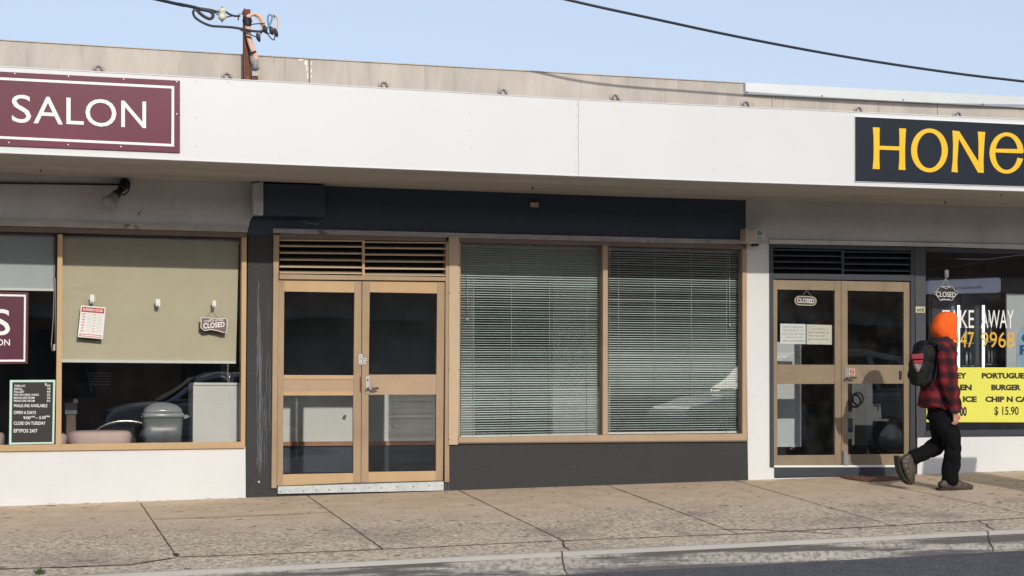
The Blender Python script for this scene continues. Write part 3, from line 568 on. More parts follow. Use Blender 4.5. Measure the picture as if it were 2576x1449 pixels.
# end and rear walls so that no light reaches the rooms
bkw = MB(); bkw.box((-6, 7.2, -.5), (15, 7.35, 3.24)); bkw.build('rear_wall', 'white_grey', par)

awn = thing('awning', 'long white metal awning fascia hanging over the pavement above all the shops', 'awning', (5, -.9, 3.1))
AY = -1.73
def fty(x):
    pts = [(-420, 141.5), (0, 166.5), (575, 198), (1455, 249.5), (1790, 265), (2576, 300.3), (3100, 324)]
    for (a, ya), (b_, yb) in zip(pts, pts[1:]):
        if a <= x <= b_: return lerp(ya, yb, (x - a) / (b_ - a))
def fby(x):
    pts = [(-420, 368), (0, 384), (703, 413), (1455, 442.5), (1789, 455.3), (2576, 480.5), (3100, 497.5)]
    for (a, ya), (b_, yb) in zip(pts, pts[1:]):
        if a <= x <= b_: return lerp(ya, yb, (x - a) / (b_ - a))
for x0, x1 in ((-420, 1454.4), (1455.2, 3100)):
    xs = [x0] + [x for x in (0, 575, 703, 1789, 2576) if x0 < x < x1] + [x1]
    MB().prism([(x, fty(x)) for x in xs] + [(x, fby(x)) for x in reversed(xs)], AY, AY + .03).build('fascia_panel', 'fascia', awn)
lip = MB()
xs = [-420, 0, 703, 1454, 1789, 2576, 3100]
lip.prism([(x, fby(x) - 1.6) for x in xs] + [(x, fby(x) + .6) for x in reversed(xs)], AY - .006, AY + .05); lip.build('bottom_trim', 'fascia', awn)
lip = MB(); lip.prism([(x, fty(x) - .8) for x in xs] + [(x, fty(x) + 1.2) for x in reversed(xs)], AY - .006, AY + .06); lip.build('top_trim', 'fascia', awn)
sf = MB(); vs = []
for x in xs:
    a = U(x, fby(x) - .4, AY + .03); vs += [a, Vector((a.x, .0, a.z + .005))]
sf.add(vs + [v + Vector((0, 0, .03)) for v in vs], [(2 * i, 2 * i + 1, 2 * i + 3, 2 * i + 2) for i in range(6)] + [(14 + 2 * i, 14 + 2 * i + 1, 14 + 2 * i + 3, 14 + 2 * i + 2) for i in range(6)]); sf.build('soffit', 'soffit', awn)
sf = MB(); vs = []
for x in xs:
    a = U(x, fty(x) + 12, AY + .03); vs += [a, Vector((a.x, -.001, a.z + .04))]
sf.add(vs + [v - Vector((0, 0, .02)) for v in vs], [(2 * i, 2 * i + 1, 2 * i + 3, 2 * i + 2) for i in range(6)] + [(14 + 2 * i, 14 + 2 * i + 1, 14 + 2 * i + 3, 14 + 2 * i + 2) for i in range(6)]); sf.build('awning_roof', 'roof', awn)
for x, y in ((1181, 236), (1181, 284), (1181, 328), (1451, 262), (1450, 290), (1450, 318), (1449.5, 344), (1449.5, 375), (1449, 408), (1449, 432), (1797, 295), (1797, 358), (1797, 425), (495, 295), (494, 368), (494, 205), (575, 207), (1187, 372)): dots([(x, y)], .0045, .003, 'rivet', 'condu', awn, AY - .001)
for (x, y, Y_) in ((101, 424, -.5), (1427, 450, -1.2), (1339, 470, -.6), (2377, 506, -.5), (2517, 486, -1.3)):
    a = U(x, y, Y_); MB().tube([a + Vector((0, 0, .03)), a, a + Vector((.006, 0, -.03))], .006, 6).build('soffit_hook', 'ink', awn)

# ================================================================== SIGNS ON THE FASCIA
sg = thing('shop_sign', 'glossy maroon sign reading SALON in white, with a white border line', 'sign', tuple(U(200, 290, AY)), )
MB().prism([(-640, 141), (0, 180), (452.8, 203), (452.8, 383.7), (0, 365.8), (-640, 338)], AY - .02, AY - .001).build('sign_panel', 'purple', sg)
bd = MB()
bd.prism([(-600, 160), (0, 194.4), (438.3, 216.7), (438.3, 223), (0, 200.8), (-600, 166.5)], AY - .0225, AY - .02)
bd.prism([(-600, 315), (0, 342.4), (438, 362.4), (438, 368.8), (0, 348.8), (-600, 321.5)], AY - .0225, AY - .02)
bd.prism([(431.8, 222.8), (438.2, 223), (438, 362.3), (431.3, 362)], AY - .0225, AY - .02); bd.build('border_line', 'letter', sg)
def letters(parts, m, parent, Y):
    for ch, tl, tr, br, bl, bo in parts: text(ch, tl, tr, br, bl, Y, m, 'letter', parent, bold=bo, th=.004)
def qz(x0, y0, x1, y1, sk): return (x0, y0), (x1, y0 + sk), (x1, y1 + sk), (x0, y1)
def sl(x): return .0525 * x
for ch, x0, x1, yt, yb in (('S', 29.7, 78, 237.5, 308), ('A', 84.5, 158, 242, 310), ('L', 167, 210.8, 245.5, 312), ('O', 215, 292.5, 247.5, 317), ('N', 305, 367.3, 253, 319.5)):
    q = .047 * (x1 - x0); text(ch, (x0, yt), (x1, yt + q), (x1, yb + q), (x0, yb), AY - .0205, 'letter', 'letter', sg, bold=.0, th=.004)
for x, y in ((37, 185.5), (172, 192), (311, 199.5), (444.5, 206), (444.5, 287), (304, 369.3), (171.7, 364.3), (22, 358.7)): dots([(x, y)], .009, .004, 'screw', 'chrome', sg, AY - .021)

hs = thing('shop_sign', 'glossy navy sign with large yellow letters, cut off by the right edge', 'sign', tuple(U(2400, 380, AY)))
hp = [(2152, 293.6), (2576, 313.5), (3000, 333.5), (3000, 481), (2576, 468), (2152, 455)]
MB().prism(hp, AY - .02, AY - .001).build('sign_panel', 'signnavy', hs)
MB().prism([(2149.8, 291.3), (2576, 311.3), (3002, 331.5), (3002, 483), (2576, 470), (2149.8, 457)], AY - .012, AY - .0008).build('sign_backing', 'letter', hs)
K = .3307
def hpx(x, y): return (1788.9 + x * K, 159.7 + y * K)
def glyph(outl, name='letter', holes=False):
    MB().prism([hpx(*p) for p in outl], AY - .026, AY - .0205).build(name, 'gold', hs)
H = [(1230, 485), (1283, 488), (1281, 555), (1282, 626), (1432, 631), (1433, 560), (1430, 493), (1484, 495), (1479, 560), (1476, 650), (1476, 750), (1479, 811), (1426, 808), (1431, 740), (1432, 661), (1281, 655), (1280, 730), (1283, 804), (1229, 802), (1235, 730), (1237, 650), (1236, 560)]
glyph(H)
N = [(1836, 510), (1888, 516), (2034, 748), (2034, 600), (2029, 518), (2085, 521), (2078, 620), (2072, 740), (2074, 833), (2030, 829), (1884, 572), (1876, 700), (1873, 760), (1876, 829), (1829, 824), (1838, 740), (1841, 620)]
glyph(N)
def ring(cx, cy, rx, ry, ix, iy, a0, a1, n, sx=0):
    o = [(cx + rx * cos(lerp(a0, a1, i / n)), cy + ry * sin(lerp(a0, a1, i / n))) for i in range(n + 1)]
    q = [(cx + sx + ix * cos(lerp(a0, a1, i / n)), cy + iy * sin(lerp(a0, a1, i / n))) for i in range(n + 1)]
    mb = MB()
    for i in range(n): mb.prism([hpx(*p) for p in (o[i], o[i + 1], q[i + 1], q[i])], AY - .026, AY - .0205)
    return mb
ring(1661, 661, 140, 167, 94, 136, 0, 2 * pi, 40).build('letter', 'gold', hs)
em = ring(2248, 681, 130, 157, 86, 129, .28, 2 * pi - .02, 34); em.prism([hpx(*p) for p in ((2162, 648), (2372, 652), (2370, 684), (2160, 676))], AY - .0262, AY - .0205); em.build('letter', 'gold', hs)
yl = MB(); yl.prism([hpx(*p) for p in ((2430, 530), (2485, 530), (2540, 690), (2590, 530), (2640, 530), (2560, 760), (2560, 850), (2515, 850), (2515, 760))], AY - .026, AY - .0205); yl.build('letter', 'gold', hs)

# ================================================================== THINGS ON THE UPPER WALLS
bx = thing('equipment_box', 'navy painted sheet metal box under the soffit above the left door', 'metal box', tuple(U(720, 500, -.1)))
MB().prism([(662.6, 461), (818.2, 465), (818.2, 543.5), (662.6, 539.6)], -.22, .0).build('box_body', 'navy', bx, bevel=.006)
MB().prism([(637.5, 461), (650, 459.5), (662.3, 455), (662.3, 541), (650, 541), (637.5, 539.4)], -.225, -.10).build('side_flange', 'galv', bx)
sl_ = MB(); sl_.prism([(637, 457), (649, 458), (649, 541.5), (637, 539.5)], -.10, -.001); sl_.build('side_panel', 'navy_frame', bx)
fl = thing('spotlight', 'pale round spotlight on a black bracket high on the grey left wall', 'light fitting', tuple(U(315, 465, -.05)))
a = U(312, 467, -.09); lampc = U(291, 491, -.15)
MB().tube([U(314, 463, .0), U(314, 463, -.07)], .055, 14).build('base', 'black', fl)
MB().tube([a, a + (lampc - a) * .35], [.045, .04], 12).build('knuckle', 'black', fl)
d = (lampc - a).normalized(); st_ = a + (lampc - a) * .35
MB().tube([st_, st_ + d * .05, st_ + d * .10], [.032, .035, .05], 14).build('lamp_holder', 'black', fl)
MB().tube([st_ + d * .09, st_ + d * .15, st_ + d * .21, st_ + d * .235, st_ + d * .243], [.040, .060, .082, .078, .040], 18).build('bulb', 'bulbglass', fl)
MB().tube([U(325, 470, -.08), U(322, 482, -.14), U(312, 490, -.18), U(304, 488, -.2)], .008, 8).build('yoke', 'black', fl)
cn = MB(); cn.tube([U(-420, 456.5, -.012), U(0, 460.5, -.012), U(305, 464.5, -.012)], .009, 8); tag(cn.build('conduit', 'black'), 'thin black conduit running along the left wall to the spotlight', 'conduit')
crk = MB(); crk.tube([U(346, 542, .0), U(349, 539, -.001), U(350, 535, .0), U(354, 531, -.001)], [.004, .006, .003, .004], 6); crk.build('wall_chip', 'ink', salon)

sb = thing('alarm_box', 'square beige security box with a sticker above the white pillar', 'alarm box', tuple(U(1900, 592, -.1)))
MB().prism([(1876, 574.5), (1922.5, 575.5), (1922.5, 607), (1916, 612.5), (1880, 611.5), (1876, 606)], -.16, .0).build('box_body', 'beige', sb, bevel=.008)
st_ = MB().prism([(1900.5, 576.5), (1921.8, 577), (1921.8, 602), (1900.5, 601.5)], -.163, -.1605).build('sticker', 'posterbg', sb)
s = MB(); s.tube([U(1911, 587, -.166) + Vector((.03 * cos(t_), 0, .024 * sin(t_))) for t_ in [i * 2 * pi / 14 for i in range(15)]], .0035, 5); s.tube([U(1911, 587, -.166) + Vector((.013 * cos(t_), 0, .012 * sin(t_))) for t_ in [i * 2 * pi / 14 for i in range(15)]], .0035, 5)
s.prism([(1903.5, 597.5), (1919, 598), (1919, 600), (1903.5, 599.5)], -.1645, -.163); s.build('sticker_mark', 'ink', sb)
MB().prism([(1896, 612), (1909.8, 612.3), (1908, 619), (1898, 618.8)], -.13, -.05).build('sensor', 'black', sb)
tag(MB().prism([(1336, 509), (1355.5, 510), (1355.5, 521), (1336, 520)], -.03, .0).build('wall_bracket', 'beige', None), 'small beige bracket on the navy wall below the soffit', 'bracket')

npl = thing('number_plate', 'pale plate with the number 66B on the post beside the right shop doors', 'number plate', tuple(U(2315, 778, -.005)))
MB().prism([(2303.6, 771.2), (2327, 771.8), (2327, 786.6), (2303.6, 786)], -.006, -.0005).build('plate', 'plate', npl)
textbox('66B', 2306, 774, 2325, 784, -.0065, 'ink', npl, .4, bold=.01, name='digits')

# ================================================================== BLINDS
rb = thing('roller_blind', 'long beige roller blind lowered behind the wide left window', 'blind', tuple(U(380, 600, .14)), 'roller blinds in the left shop windows')
MB().prism([(157.6, 600), (600.6, 608.5), (593.5, 908.5), (154.5, 904)], .14, .1425).build('blind_cloth', 'blindcloth', rb)
a, b = U(150, 599, .18), U(607, 608, .18); MB().tube([a, b], .035, 14).build('roller_tube', 'rail', rb)
MB().prism([(154.5, 904), (593.5, 908.5), (593.5, 914.8), (154.5, 911.3)], .13, .15).build('hem_bar', 'rail', rb)
rb2 = thing('roller_blind', 'short pale grey roller blind half lowered at the far left window', 'blind', tuple(U(60, 590, .14)), 'roller blinds in the left shop windows')
MB().prism([(-420, 585), (134.7, 597), (134.7, 731.8), (-420, 722)], .14, .1425).build('blind_cloth', 'blindwhite', rb2)
MB().tube([U(-420, 583, .18), U(136, 596, .18)], .035, 14).build('roller_tube', 'rail', rb2)
MB().prism([(-420, 716), (134.7, 726.5), (134.7, 732.2), (-420, 722.4)], .13, .15).build('hem_bar', 'rail', rb2)
MB().tube([U(138, 598, .13), U(137, 700, .13), U(134, 800, .13), U(129, 868, .13), U(131, 882, .13), U(136, 884, .13), U(139, 870, .12), U(139.5, 700, .12)], .0035, 6).build('pull_cord', 'hose', rb2)
MB().prism([(134, 866), (139.5, 866), (139.5, 882), (134, 882)], .10, .115).build('cord_cleat', 'white', rb2)

def venetian(name, label, xl, xr, yt, yb, n, cords, wand, seed):
    t = thing(name, label, 'blind', tuple(U((xl + xr) / 2, yt[0], .14)), 'venetian blinds in the vacant shop windows')
    MB().prism([(xl, yt[0]), (xr, yt[1]), (xr, yt[1] + 5.6), (xl, yt[0] + 5.6)], .12, .155).build('head_rail', 'rail', t)
    sm = MB(); rnd = random.Random(seed); Y = .14
    TLp, TRp, BLp, BRp = U(xl, yt[0] + 8, Y), U(xr - .5, yt[1] + 8, Y), U(xl, yb[0] - 5, Y), U(xr - .5, yb[1] - 5, Y)
    ang = radians(23)
    for i in range(n):
        q = i / (n - 1); A = TLp.lerp(BLp, q); B = TRp.lerp(BRp, q); zz = rnd.gauss(0, .0008); an = ang + rnd.gauss(0, .05) + .12 * sin(q * 9 + seed)
        hw = .0125; rows = []
        for (k, lift) in ((-1, 0), (0, .0022), (1, 0)):
            d = Vector((0, k * hw * cos(an), k * hw * sin(an) + lift + zz))
            rows.append([A.lerp(B, u) + d + Vector((0, 0, .0016 * noise.noise(Vector((u * 6, i * .21, seed))))) for u in (0, .2, .4, .6, .8, 1)])
        vs = [v for r in rows for v in r]; fs = [(r * 6 + c, r * 6 + c + 1, (r + 1) * 6 + c + 1, (r + 1) * 6 + c) for r in range(2) for c in range(5)]
        sm.add(vs, fs, True)
    sm.build('slats', 'slat', t)
    MB().prism([(xl, yb[0] - 4.5), (xr, yb[1] - 4.5), (xr, yb[1]), (xl, yb[0])], .128, .152).build('bottom_rail', 'rail', t)
    c = MB()
    for x in cords: c.tube([U(x, yt[0] + (x - xl) * .022 + 5, .124), U(x - .5, yb[0] - 4, .124)], .0024, 5)
    c.build('ladder_cord', 'hose', t)
    wx, y0, y1 = wand; MB().tube([U(wx, y0, .11), U(wx + .5, y1, .108)], .004, 6).ell(U(wx + .7, y1 + 1, .108), (.014, .008, .018), 8, 6).build('wand', 'hose', t)
    b_ = MB()
    for x in (xl + 17, (xl + xr) / 2 + 8, xr - 11): b_.quad(x - 3, yt[0] + (x - xl) * .0205 - .5, x + 4, yt[0] + (x - xl) * .0205 + 5, .105, .119)
    b_.build('rail_bracket', 'white', t)
venetian('venetian_blind', 'left venetian blind, with the bright wall and dark doorway showing behind its slats', 1159, 1510, (612.5, 621), (1101, 1095.2), 80, (1190.5, 1286.6, 1382, 1476.5), (1175, 618, 803), 1)
venetian('venetian_blind', 'right venetian blind beside the white pillar, darker behind its slats', 1530, 1859.5, (621.5, 629.5), (1092.2, 1089), 79, (1556.4, 1647.6, 1738.9, 1828), (1835, 633, 817), 2)

# ================================================================== LEFT WINDOW: signs, hooks and furniture
def hook(x, y0, y1, label, Yg=.046, w=5.5):
    t = thing('adhesive_hook', label, 'hook', tuple(U(x, (y0 + y1) / 2, Yg)), 'white adhesive hooks on the window glass')
    MB().prism([(x - w, y0 + 2), (x - w + 2, y0), (x + w - 2, y0), (x + w, y0 + 2), (x + w, y1 - 2), (x + w - 2, y1), (x - w + 2, y1), (x - w, y1 - 2)], Yg - .006, Yg + .003).build('hook_plate', 'white', t)
    MB().tube([U(x, (y0 + y1) / 2, Yg - .008), U(x, y1 - 4, Yg - .012), U(x, y1 - 2, Yg - .02), U(x, y1 - 6, Yg - .026)], .005, 8).build('hook_arm', 'rail', t)
hook(232, 741, 763, 'white adhesive hook carrying the red and white hours card')
hook(397.5, 752, 771, 'white adhesive hook with nothing on it, middle of the beige blind')
hook(539, 755.5, 773, 'white adhesive hook carrying the ribbon shaped closed sign', w=4.5)
hook(2382, 678.6, 698, 'white adhesive hook on the dark glass above the scalloped closed sign', w=4.5)
hc = thing('hours_card', 'white business hours card with a red header hanging tilted in the left window', 'card', tuple(U(231, 810, .04)))
P = [(204, 768), (266, 773.3), (258.5, 853), (195.5, 847.6)]
def inq(P, u, v): return tuple(lerp(lerp(P[0][i], P[1][i], u), lerp(P[3][i], P[2][i], u), v) for i in (0, 1))
MB().prism(P, .034, .038).build('card', 'paper', hc)
def sub(P, u0, v0, u1, v1): return [inq(P, u0, v0), inq(P, u1, v0), inq(P, u1, v1), inq(P, u0, v1)]
MB().prism(sub(P, .04, .04, .96, .2), .0325, .0335).build('header', 'red', hc)
text('BUSINESS HOURS', *sub(P, .1, .075, .9, .155), .0322, 'letter', 'lettering', hc, bold=.015, th=.001)
r_ = MB(); gl_ = MB()
for i, dname in enumerate(('MON', 'TUE', 'WED', 'THU', 'FRI', 'SAT', 'SUN')):
    v = .245 + i * .088
    text(dname, *sub(P, .08, v, .22, v + .042), .0332, 'red', 'lettering', hc, bold=.03, th=.001)
    text('TO', *sub(P, .55, v, .63, v + .042), .0332, 'red', 'lettering', hc, bold=.03, th=.001)
    for u0, u1 in ((.28, .52), (.67, .92)):
        gl_.prism(sub(P, u0, v + .002, u1, v + .008), .0328, .0339); gl_.prism(sub(P, u0, v + .05, u1, v + .056), .0328, .0339)
bars(r_, sub(P, .06, .885, .94, .965), sub(P, .09, .905, .91, .945), .0328, .0339); r_.build('footer_box', 'red', hc); gl_.build('hour_slot', 'greyink', hc)
MB().tube([U(213, 769, .036), U(232, 757, .03), U(252, 772, .036)], .0035, 6).build('string', 'beige', hc)
cr_ = thing('closed_sign', 'ribbon shaped brown sign reading CLOSED hanging in the left window', 'sign', tuple(U(540, 817, .04)), 'hanging closed signs')
rib = [(506, 798), (512, 799), (527, 800), (528, 804), (540, 801.5), (552, 803), (563, 801), (571, 802), (571.5, 820), (570, 836), (560, 836), (548, 832), (530, 829), (515, 832), (505, 824), (506, 812)]
MB().prism(rib, .034, .038).build('ribbon_board', mat("sign brown", (.16, .085, .10), .5), cr_)
rim = MB(); pts = [U(x, y, .033) for x, y in rib]; rim.tube(pts + [pts[0]], .0045, 6, False); rim.build('rim', 'paper', cr_)
text('CLOSED', (511, 813), (565, 809.5), (565, 822), (512, 827), .0335, 'letter', 'lettering', cr_, bold=.02, th=.002)
text('COME IN WE ARE', (513, 806), (562, 803.5), (562, 807.5), (513, 810.5), .0335, 'letter', 'lettering', cr_, bold=.01, th=.001)
MB().tube([U(515, 799.5, .036), U(539, 769, .03), U(565, 803, .036)], .003, 6).build('string', 'beige', cr_)

ns = thing('window_sign', 'maroon window sign with a white border line, partly cut by the left edge', 'sign', tuple(U(30, 825, .03)))
MB().prism([(-200, 728), (71.6, 735.6), (70, 915), (-200, 917)], .03, .045).build('sign_panel', 'purple_dark', ns)
b = MB(); b.prism([(-180, 736), (65.3, 741.5), (65.3, 746.3), (-180, 741)], .027, .0299).prism([(-180, 905.5), (63.4, 904.6), (63.4, 909.6), (-180, 910.6)], .027, .0299).prism([(60.6, 746.4), (65.3, 746.4), (63.4, 904.5), (59.2, 904.5)], .027, .0299); b.build('border_line', 'letter', ns)
text('S', (-18, 777), (25, 778), (25.5, 843.4), (-18, 843), .0295, 'letter', 'lettering', ns, bold=.008, th=.002)
text('SALON', (-45, 853), (25, 853.3), (25, 869.4), (-45, 869.4), .0295, 'letter', 'lettering', ns, bold=.008, th=.002)

pb = thing('price_board', 'black felt letter board in a mint frame listing prices, by the left mullion', 'letter board', tuple(U(80, 1037, .03)))
P = [(24.9, 956.2), (139.4, 955.5), (135.8, 1116), (22.8, 1118.4)]; I = [(31.1, 961.5), (133.9, 961.2), (131.2, 1112), (28.4, 1113.8)]
bars(MB(), P, I, .018, .045).build('board_frame', 'mint', pb)
MB().prism(I, .03, .042).build('felt', 'ink', pb)
zb = lambda x, y: (x * .1323, 945.6 + y * .1323)
for s_t, x0, x1, y0, y1 in (('SHELLAC', 278, 482, 168, 208), ('REFILL', 270, 432, 228, 266), ('FULLSET', 268, 462, 282, 322), ('SNS ON REAL NAILS', 262, 738, 338, 378), ('MANICURE FROM', 262, 655, 396, 438), ('PEDICURE FROM', 265, 660, 455, 495),
    ('$', 853, 888, 135, 190), ('30', 893, 958, 165, 202), ('45', 893, 960, 222, 260), ('60', 893, 958, 278, 318), ('45', 888, 955, 338, 377), ('30', 893, 955, 395, 435), ('35', 888, 955, 456, 493),
    ('WALK-INS AVAILABLE', 258, 900, 535, 596), ('OPEN 6 DAYS', 262, 685, 665, 726), ('9:00', 445, 580, 768, 825), ('AM', 583, 658, 760, 790), ('-', 675, 720, 795, 803), ('5:30', 745, 868, 764, 820), ('PM', 870, 942, 755, 785), ('CLOSE ON TUESDAY', 262, 865, 868, 930), ('EFTPOS 24/7', 262, 710, 1010, 1078)):
    text(s_t, zb(x0, y0), zb(x1, y0), zb(x1, y1), zb(x0, y1), .0295, 'letter', 'lettering', pb, bold=.012, th=.002)

FZ = .45      # level of the salon's raised window floor
MB().box((-5.2, .12, FZ - .06), (XS, 1.6, FZ)).build('window_shelf', 'dark', salon)
bn = thing('pedal_bin', 'grey plastic bin with a clear domed lid standing in the left window', 'bin', tuple(U(408, 1112, .42)))
c = U(408, 1112, .42); c.z = FZ; wv_ = U(458, 1080, .42).x - c.x; h1 = U(408, 1050, .42).z - FZ; h2 = U(408, 1011, .42).z - FZ
def rsec(cx, cy, z, hw, hd, e=.35, n=28): return [Vector((cx + hw * math.copysign(abs(cos(t)) ** e, cos(t)), cy + hd * math.copysign(abs(sin(t)) ** e, sin(t)), z)) for t in [2 * pi * i / n for i in range(n)]]
def stack(rings):
    n = len(rings[0]); mb = MB(); mb.add([v for r in rings for v in r], [(i * n + k, i * n + (k + 1) % n, (i + 1) * n + (k + 1) % n, (i + 1) * n + k) for i in range(len(rings) - 1) for k in range(n)] + [tuple(range(n - 1, -1, -1)), tuple((len(rings) - 1) * n + k for k in range(n))], True); return mb
stack([rsec(c.x, c.y, FZ, wv_ * .93, .14), rsec(c.x, c.y, FZ + h1, wv_, .15)]).build('main_body', 'greyplastic', bn)
stack([rsec(c.x, c.y, FZ + h1 + .001, wv_ * 1.06, .165), rsec(c.x, c.y, FZ + h1 + .045, wv_ * 1.06, .165)]).build('bin_rim', 'clearlid', bn)
stack([rsec(c.x, c.y, FZ + lerp(h1 + .046, h2, t), wv_ * 1.02 * sqrt(max(.02, 1 - t * t)), .155 * sqrt(max(.02, 1 - t * t)), .6) for t in (0, .3, .55, .75, .9, 1)]).build('bin_lid', 'clearlid', bn)
MB().prism([(452, 1046), (470, 1043), (478, 1048), (468, 1053), (455, 1052)], .32, .5).build('lid_handle', 'clearlid', bn)
cb = thing('cabinet', 'low white cabinet with one rounded lower corner at the right of the left window', 'cabinet', tuple(U(545, 1110, .3)))
MB().prism([(486, 969), (606, 969), (606, 1098), (602, 1106), (594, 1111.5), (584, 1112.5), (485, 1112.5)], .2, .62).build('cabinet_body', 'int_white', cb)
MB().prism([(488.5, 962.5), (608, 962.8), (608, 968.6), (486, 968.6)], .185, .64).build('cabinet_top', 'white', cb)
bt = thing('pump_bottle', 'black pump bottle standing on the white cabinet', 'bottle', tuple(U(593, 962, .35)))
c = U(593, 962.5, .35); MB().tube([c, c + Vector((0, 0, .10)), c + Vector((0, 0, .125)), c + Vector((0, 0, .13))], [.036, .036, .02, .014], 14).build('bottle_body', 'ink', bt)
MB().tube([c + Vector((0, 0, .13)), c + Vector((0, 0, .165))], .006, 8).tube([c + Vector((.005, 0, .165)), c + Vector((-.05, 0, .162))], .007, 8).build('pump', 'ink', bt)
tp = thing('basin_tap', 'small white lever tap beside the black pump bottle', 'tap', tuple(U(575, 960, .45)))
c = U(577, 962, .5); MB().tube([c, c + Vector((0, 0, .09))], .011, 10).build('tap_body', 'chrome', tp); MB().tube([U(556, 946, .45), U(568, 950, .46), U(578, 953, .5)], .008, 8).build('tap_lever', 'white', tp)
MB().quad(561, 916, 578, 961, .9, 1.1).build('inner_post', 'beige', salon)
def pouf(xa, xb, ya, lab, Y=.55):
    t = thing('cushioned_stool', lab, 'stool', tuple(U((xa + xb) / 2, 1116, Y)), 'pink cushioned stools in the left window')
    a, b, z1 = U(xa, 1100, Y), U(xb, 1100, Y), U((xa + xb) / 2, ya, Y).z; cx = (a.x + b.x) / 2; hw = (b.x - a.x) / 2
    stack([rsec(cx, Y, z, hw * k_, .26 * k_, .7) for z, k_ in ((FZ + .02, .93), (FZ + .05, .99), (z1 - .05, 1), (z1 - .018, .96), (z1 - .004, .86), (z1, .6))]).build('cushion', 'pink', t)
    s = MB(); 
    for dx in (-.6, .6): s.box((cx + hw * dx - .02, Y - .15, FZ), (cx + hw * dx + .02, Y - .11, FZ + .03))
    s.build('foot', 'ink', t)
pouf(170, 331, 1083, 'wide pink cushioned stool between the mullion and the grey bin')
pouf(90, 168, 1090, 'pink cushioned stool mostly hidden behind the left mullion', .62)
pouf(-60, 12, 1088, 'pink cushioned stool at the left edge, beyond the price board')
pc = thing('pedicure_chair', 'black salon chair with a shiny curved rim behind the pink stool', 'chair', tuple(U(310, 1110, 1.0)))
s = MB(); cc = U(315, 1108, 1.0); s.tube([cc + Vector((.34 * cos(t), 0, .2 * sin(t))) for t in [pi * i / 16 for i in range(17)]], .025, 10); s.build('rim', 'darkchrome', pc)
s = MB(); s.loft([(cc + Vector((0, .05, -.2)), .25, .30), (cc + Vector((0, .05, .02)), .28, .31), (cc + Vector((0, .05, .13)), .22, .22)]); s.build('seat', 'ink', pc)
sp = thing('dispenser', 'pale blue grey spray dispenser on a dark stand at the left of the window', 'dispenser', tuple(U(180, 1060, 1.2)))
MB().prism([(164, 1014), (194, 1014), (194, 1042), (164, 1042)], 1.2, 1.4).build('tank', mat("slate plastic", (.12, .15, .18), .5), sp); MB().prism([(184, 1014), (186, 1004), (192, 1003), (197, 1008), (195, 1014)], 1.25, 1.32).build('nozzle', 'hose', sp)
MB().prism([(168, 1042.5), (190, 1042.5), (192, 1110), (166, 1110)], 1.22, 1.38).build('stand', 'cardboard', sp)
rk = thing('drying_rack', 'small wire rack of pale trays in the dark back of the salon', 'rack', tuple(U(255, 960, 2.5)))
s = MB()
for i in range(5): s.prism([(222 + i * 1.5, 937 + i * 7), (282 - i, 938 + i * 7), (280 - i, 940.5 + i * 7), (223 + i * 1.5, 940 + i * 7)], 2.5, 2.75)
s.build('tray', 'shelfm', rk); MB().prism([(219, 933), (222, 933), (232, 985), (229, 985)], 2.5, 2.6).build('upright', 'steelgrey', rk)

# ================================================================== RIGHT DOORS: papers and stickers
cs = thing('closed_sign', 'oval brown and cream sign reading CLOSED inside the right shop door', 'sign', tuple(U(2027, 756, .034)), 'hanging closed signs')
def oval(x0, y0, x1, y1, n=9, sk=2.):
    r = (y1 - y0) / 2; cy = (y0 + y1) / 2; o = []
    for i in range(n): t = -pi / 2 + pi * i / (n - 1); o.append((x1 - r + r * cos(t), cy + r * sin(t)))
    for i in range(n): t = pi / 2 + pi * i / (n - 1); o.append((x0 + r + r * cos(t), cy + r * sin(t)))
    return [(x, y + sk * (x - x0) / (x1 - x0)) for x, y in o]
MB().prism(oval(1998.6, 743.8, 2054.5, 767.8), .036, .04).build('board', 'plate', cs); MB().prism(oval(2001.8, 746.6, 2051.3, 765), .0345, .0358).build('face', mat("sign maroon", (.13, .045, .05), .5), cs)
text('CLOSED', (2005, 749.6), (2048.5, 751.8), (2048.5, 763.4), (2005, 761.2), .0342, 'letter', 'lettering', cs, bold=.03, th=.001)
MB().tube([U(2018, 745, .038), U(2029, 731, .036), U(2043, 746, .038)], .003, 6).build('string', 'beige', cs)
nn_ = [('handwritten white notice taped in the right shop door, left of the typed one', [(1962.8, 813.9), (2026.7, 815.2), (2026.7, 865.6), (1962.8, 865)]), ('typed cream notice of trading hours taped in the right shop door', [(2029, 815.9), (2092.6, 817.8), (2092.6, 867), (2029, 865.9)])]
n1 = thing('paper_notice', nn_[0][0], 'notice', tuple(U(1995, 840, .034)), 'paper notices on the right shop door'); MB().prism(nn_[0][1], .033, .0335).build('sheet', 'paper', n1)
for i, (s_t, u0, u1) in enumerate((('DUE TO PERSONAL', .12, .92), ('CIRCUMSTANCES, WE', .1, .9), ('WILL CLOSE THIS WEEK', .07, .95), ('Reopening NEXT WEEK', .22, .9), ('SORRY FOR ANY INCONVENIENCE', .1, .97))): text(s_t, *sub(nn_[0][1], u0, .12 + i * .17, u1, .21 + i * .17), .0326, 'greyink', 'lettering', n1, th=.0005)
n2 = thing('paper_notice', nn_[1][0], 'notice', tuple(U(2060, 840, .034)), 'paper notices on the right shop door'); MB().prism(nn_[1][1], .033, .0335).build('sheet', mat("cream paper", (.70, .69, .58), .8), n2)
for s_t, u0, u1, v, m_ in (('New Trading Hours', .24, .78, .18, 'red'), ('Tuesday - Saturday 10am - 7pm', .05, .9, .36, 'ink'), ('Sunday - Monday Closed', .05, .72, .53, 'ink'), ('Monday', .05, .2, .72, 'ink'), ('Holidays Closed', .24, .85, .7, 'inkdark')): text(s_t, *sub(nn_[1][1], u0, v, u1, v + .085), .0326, m_, 'lettering', n2, th=.0005)
stt = thing('sticker', 'square no smoking sticker beside the right door handle', 'sticker', tuple(U(2143, 935, .01)))
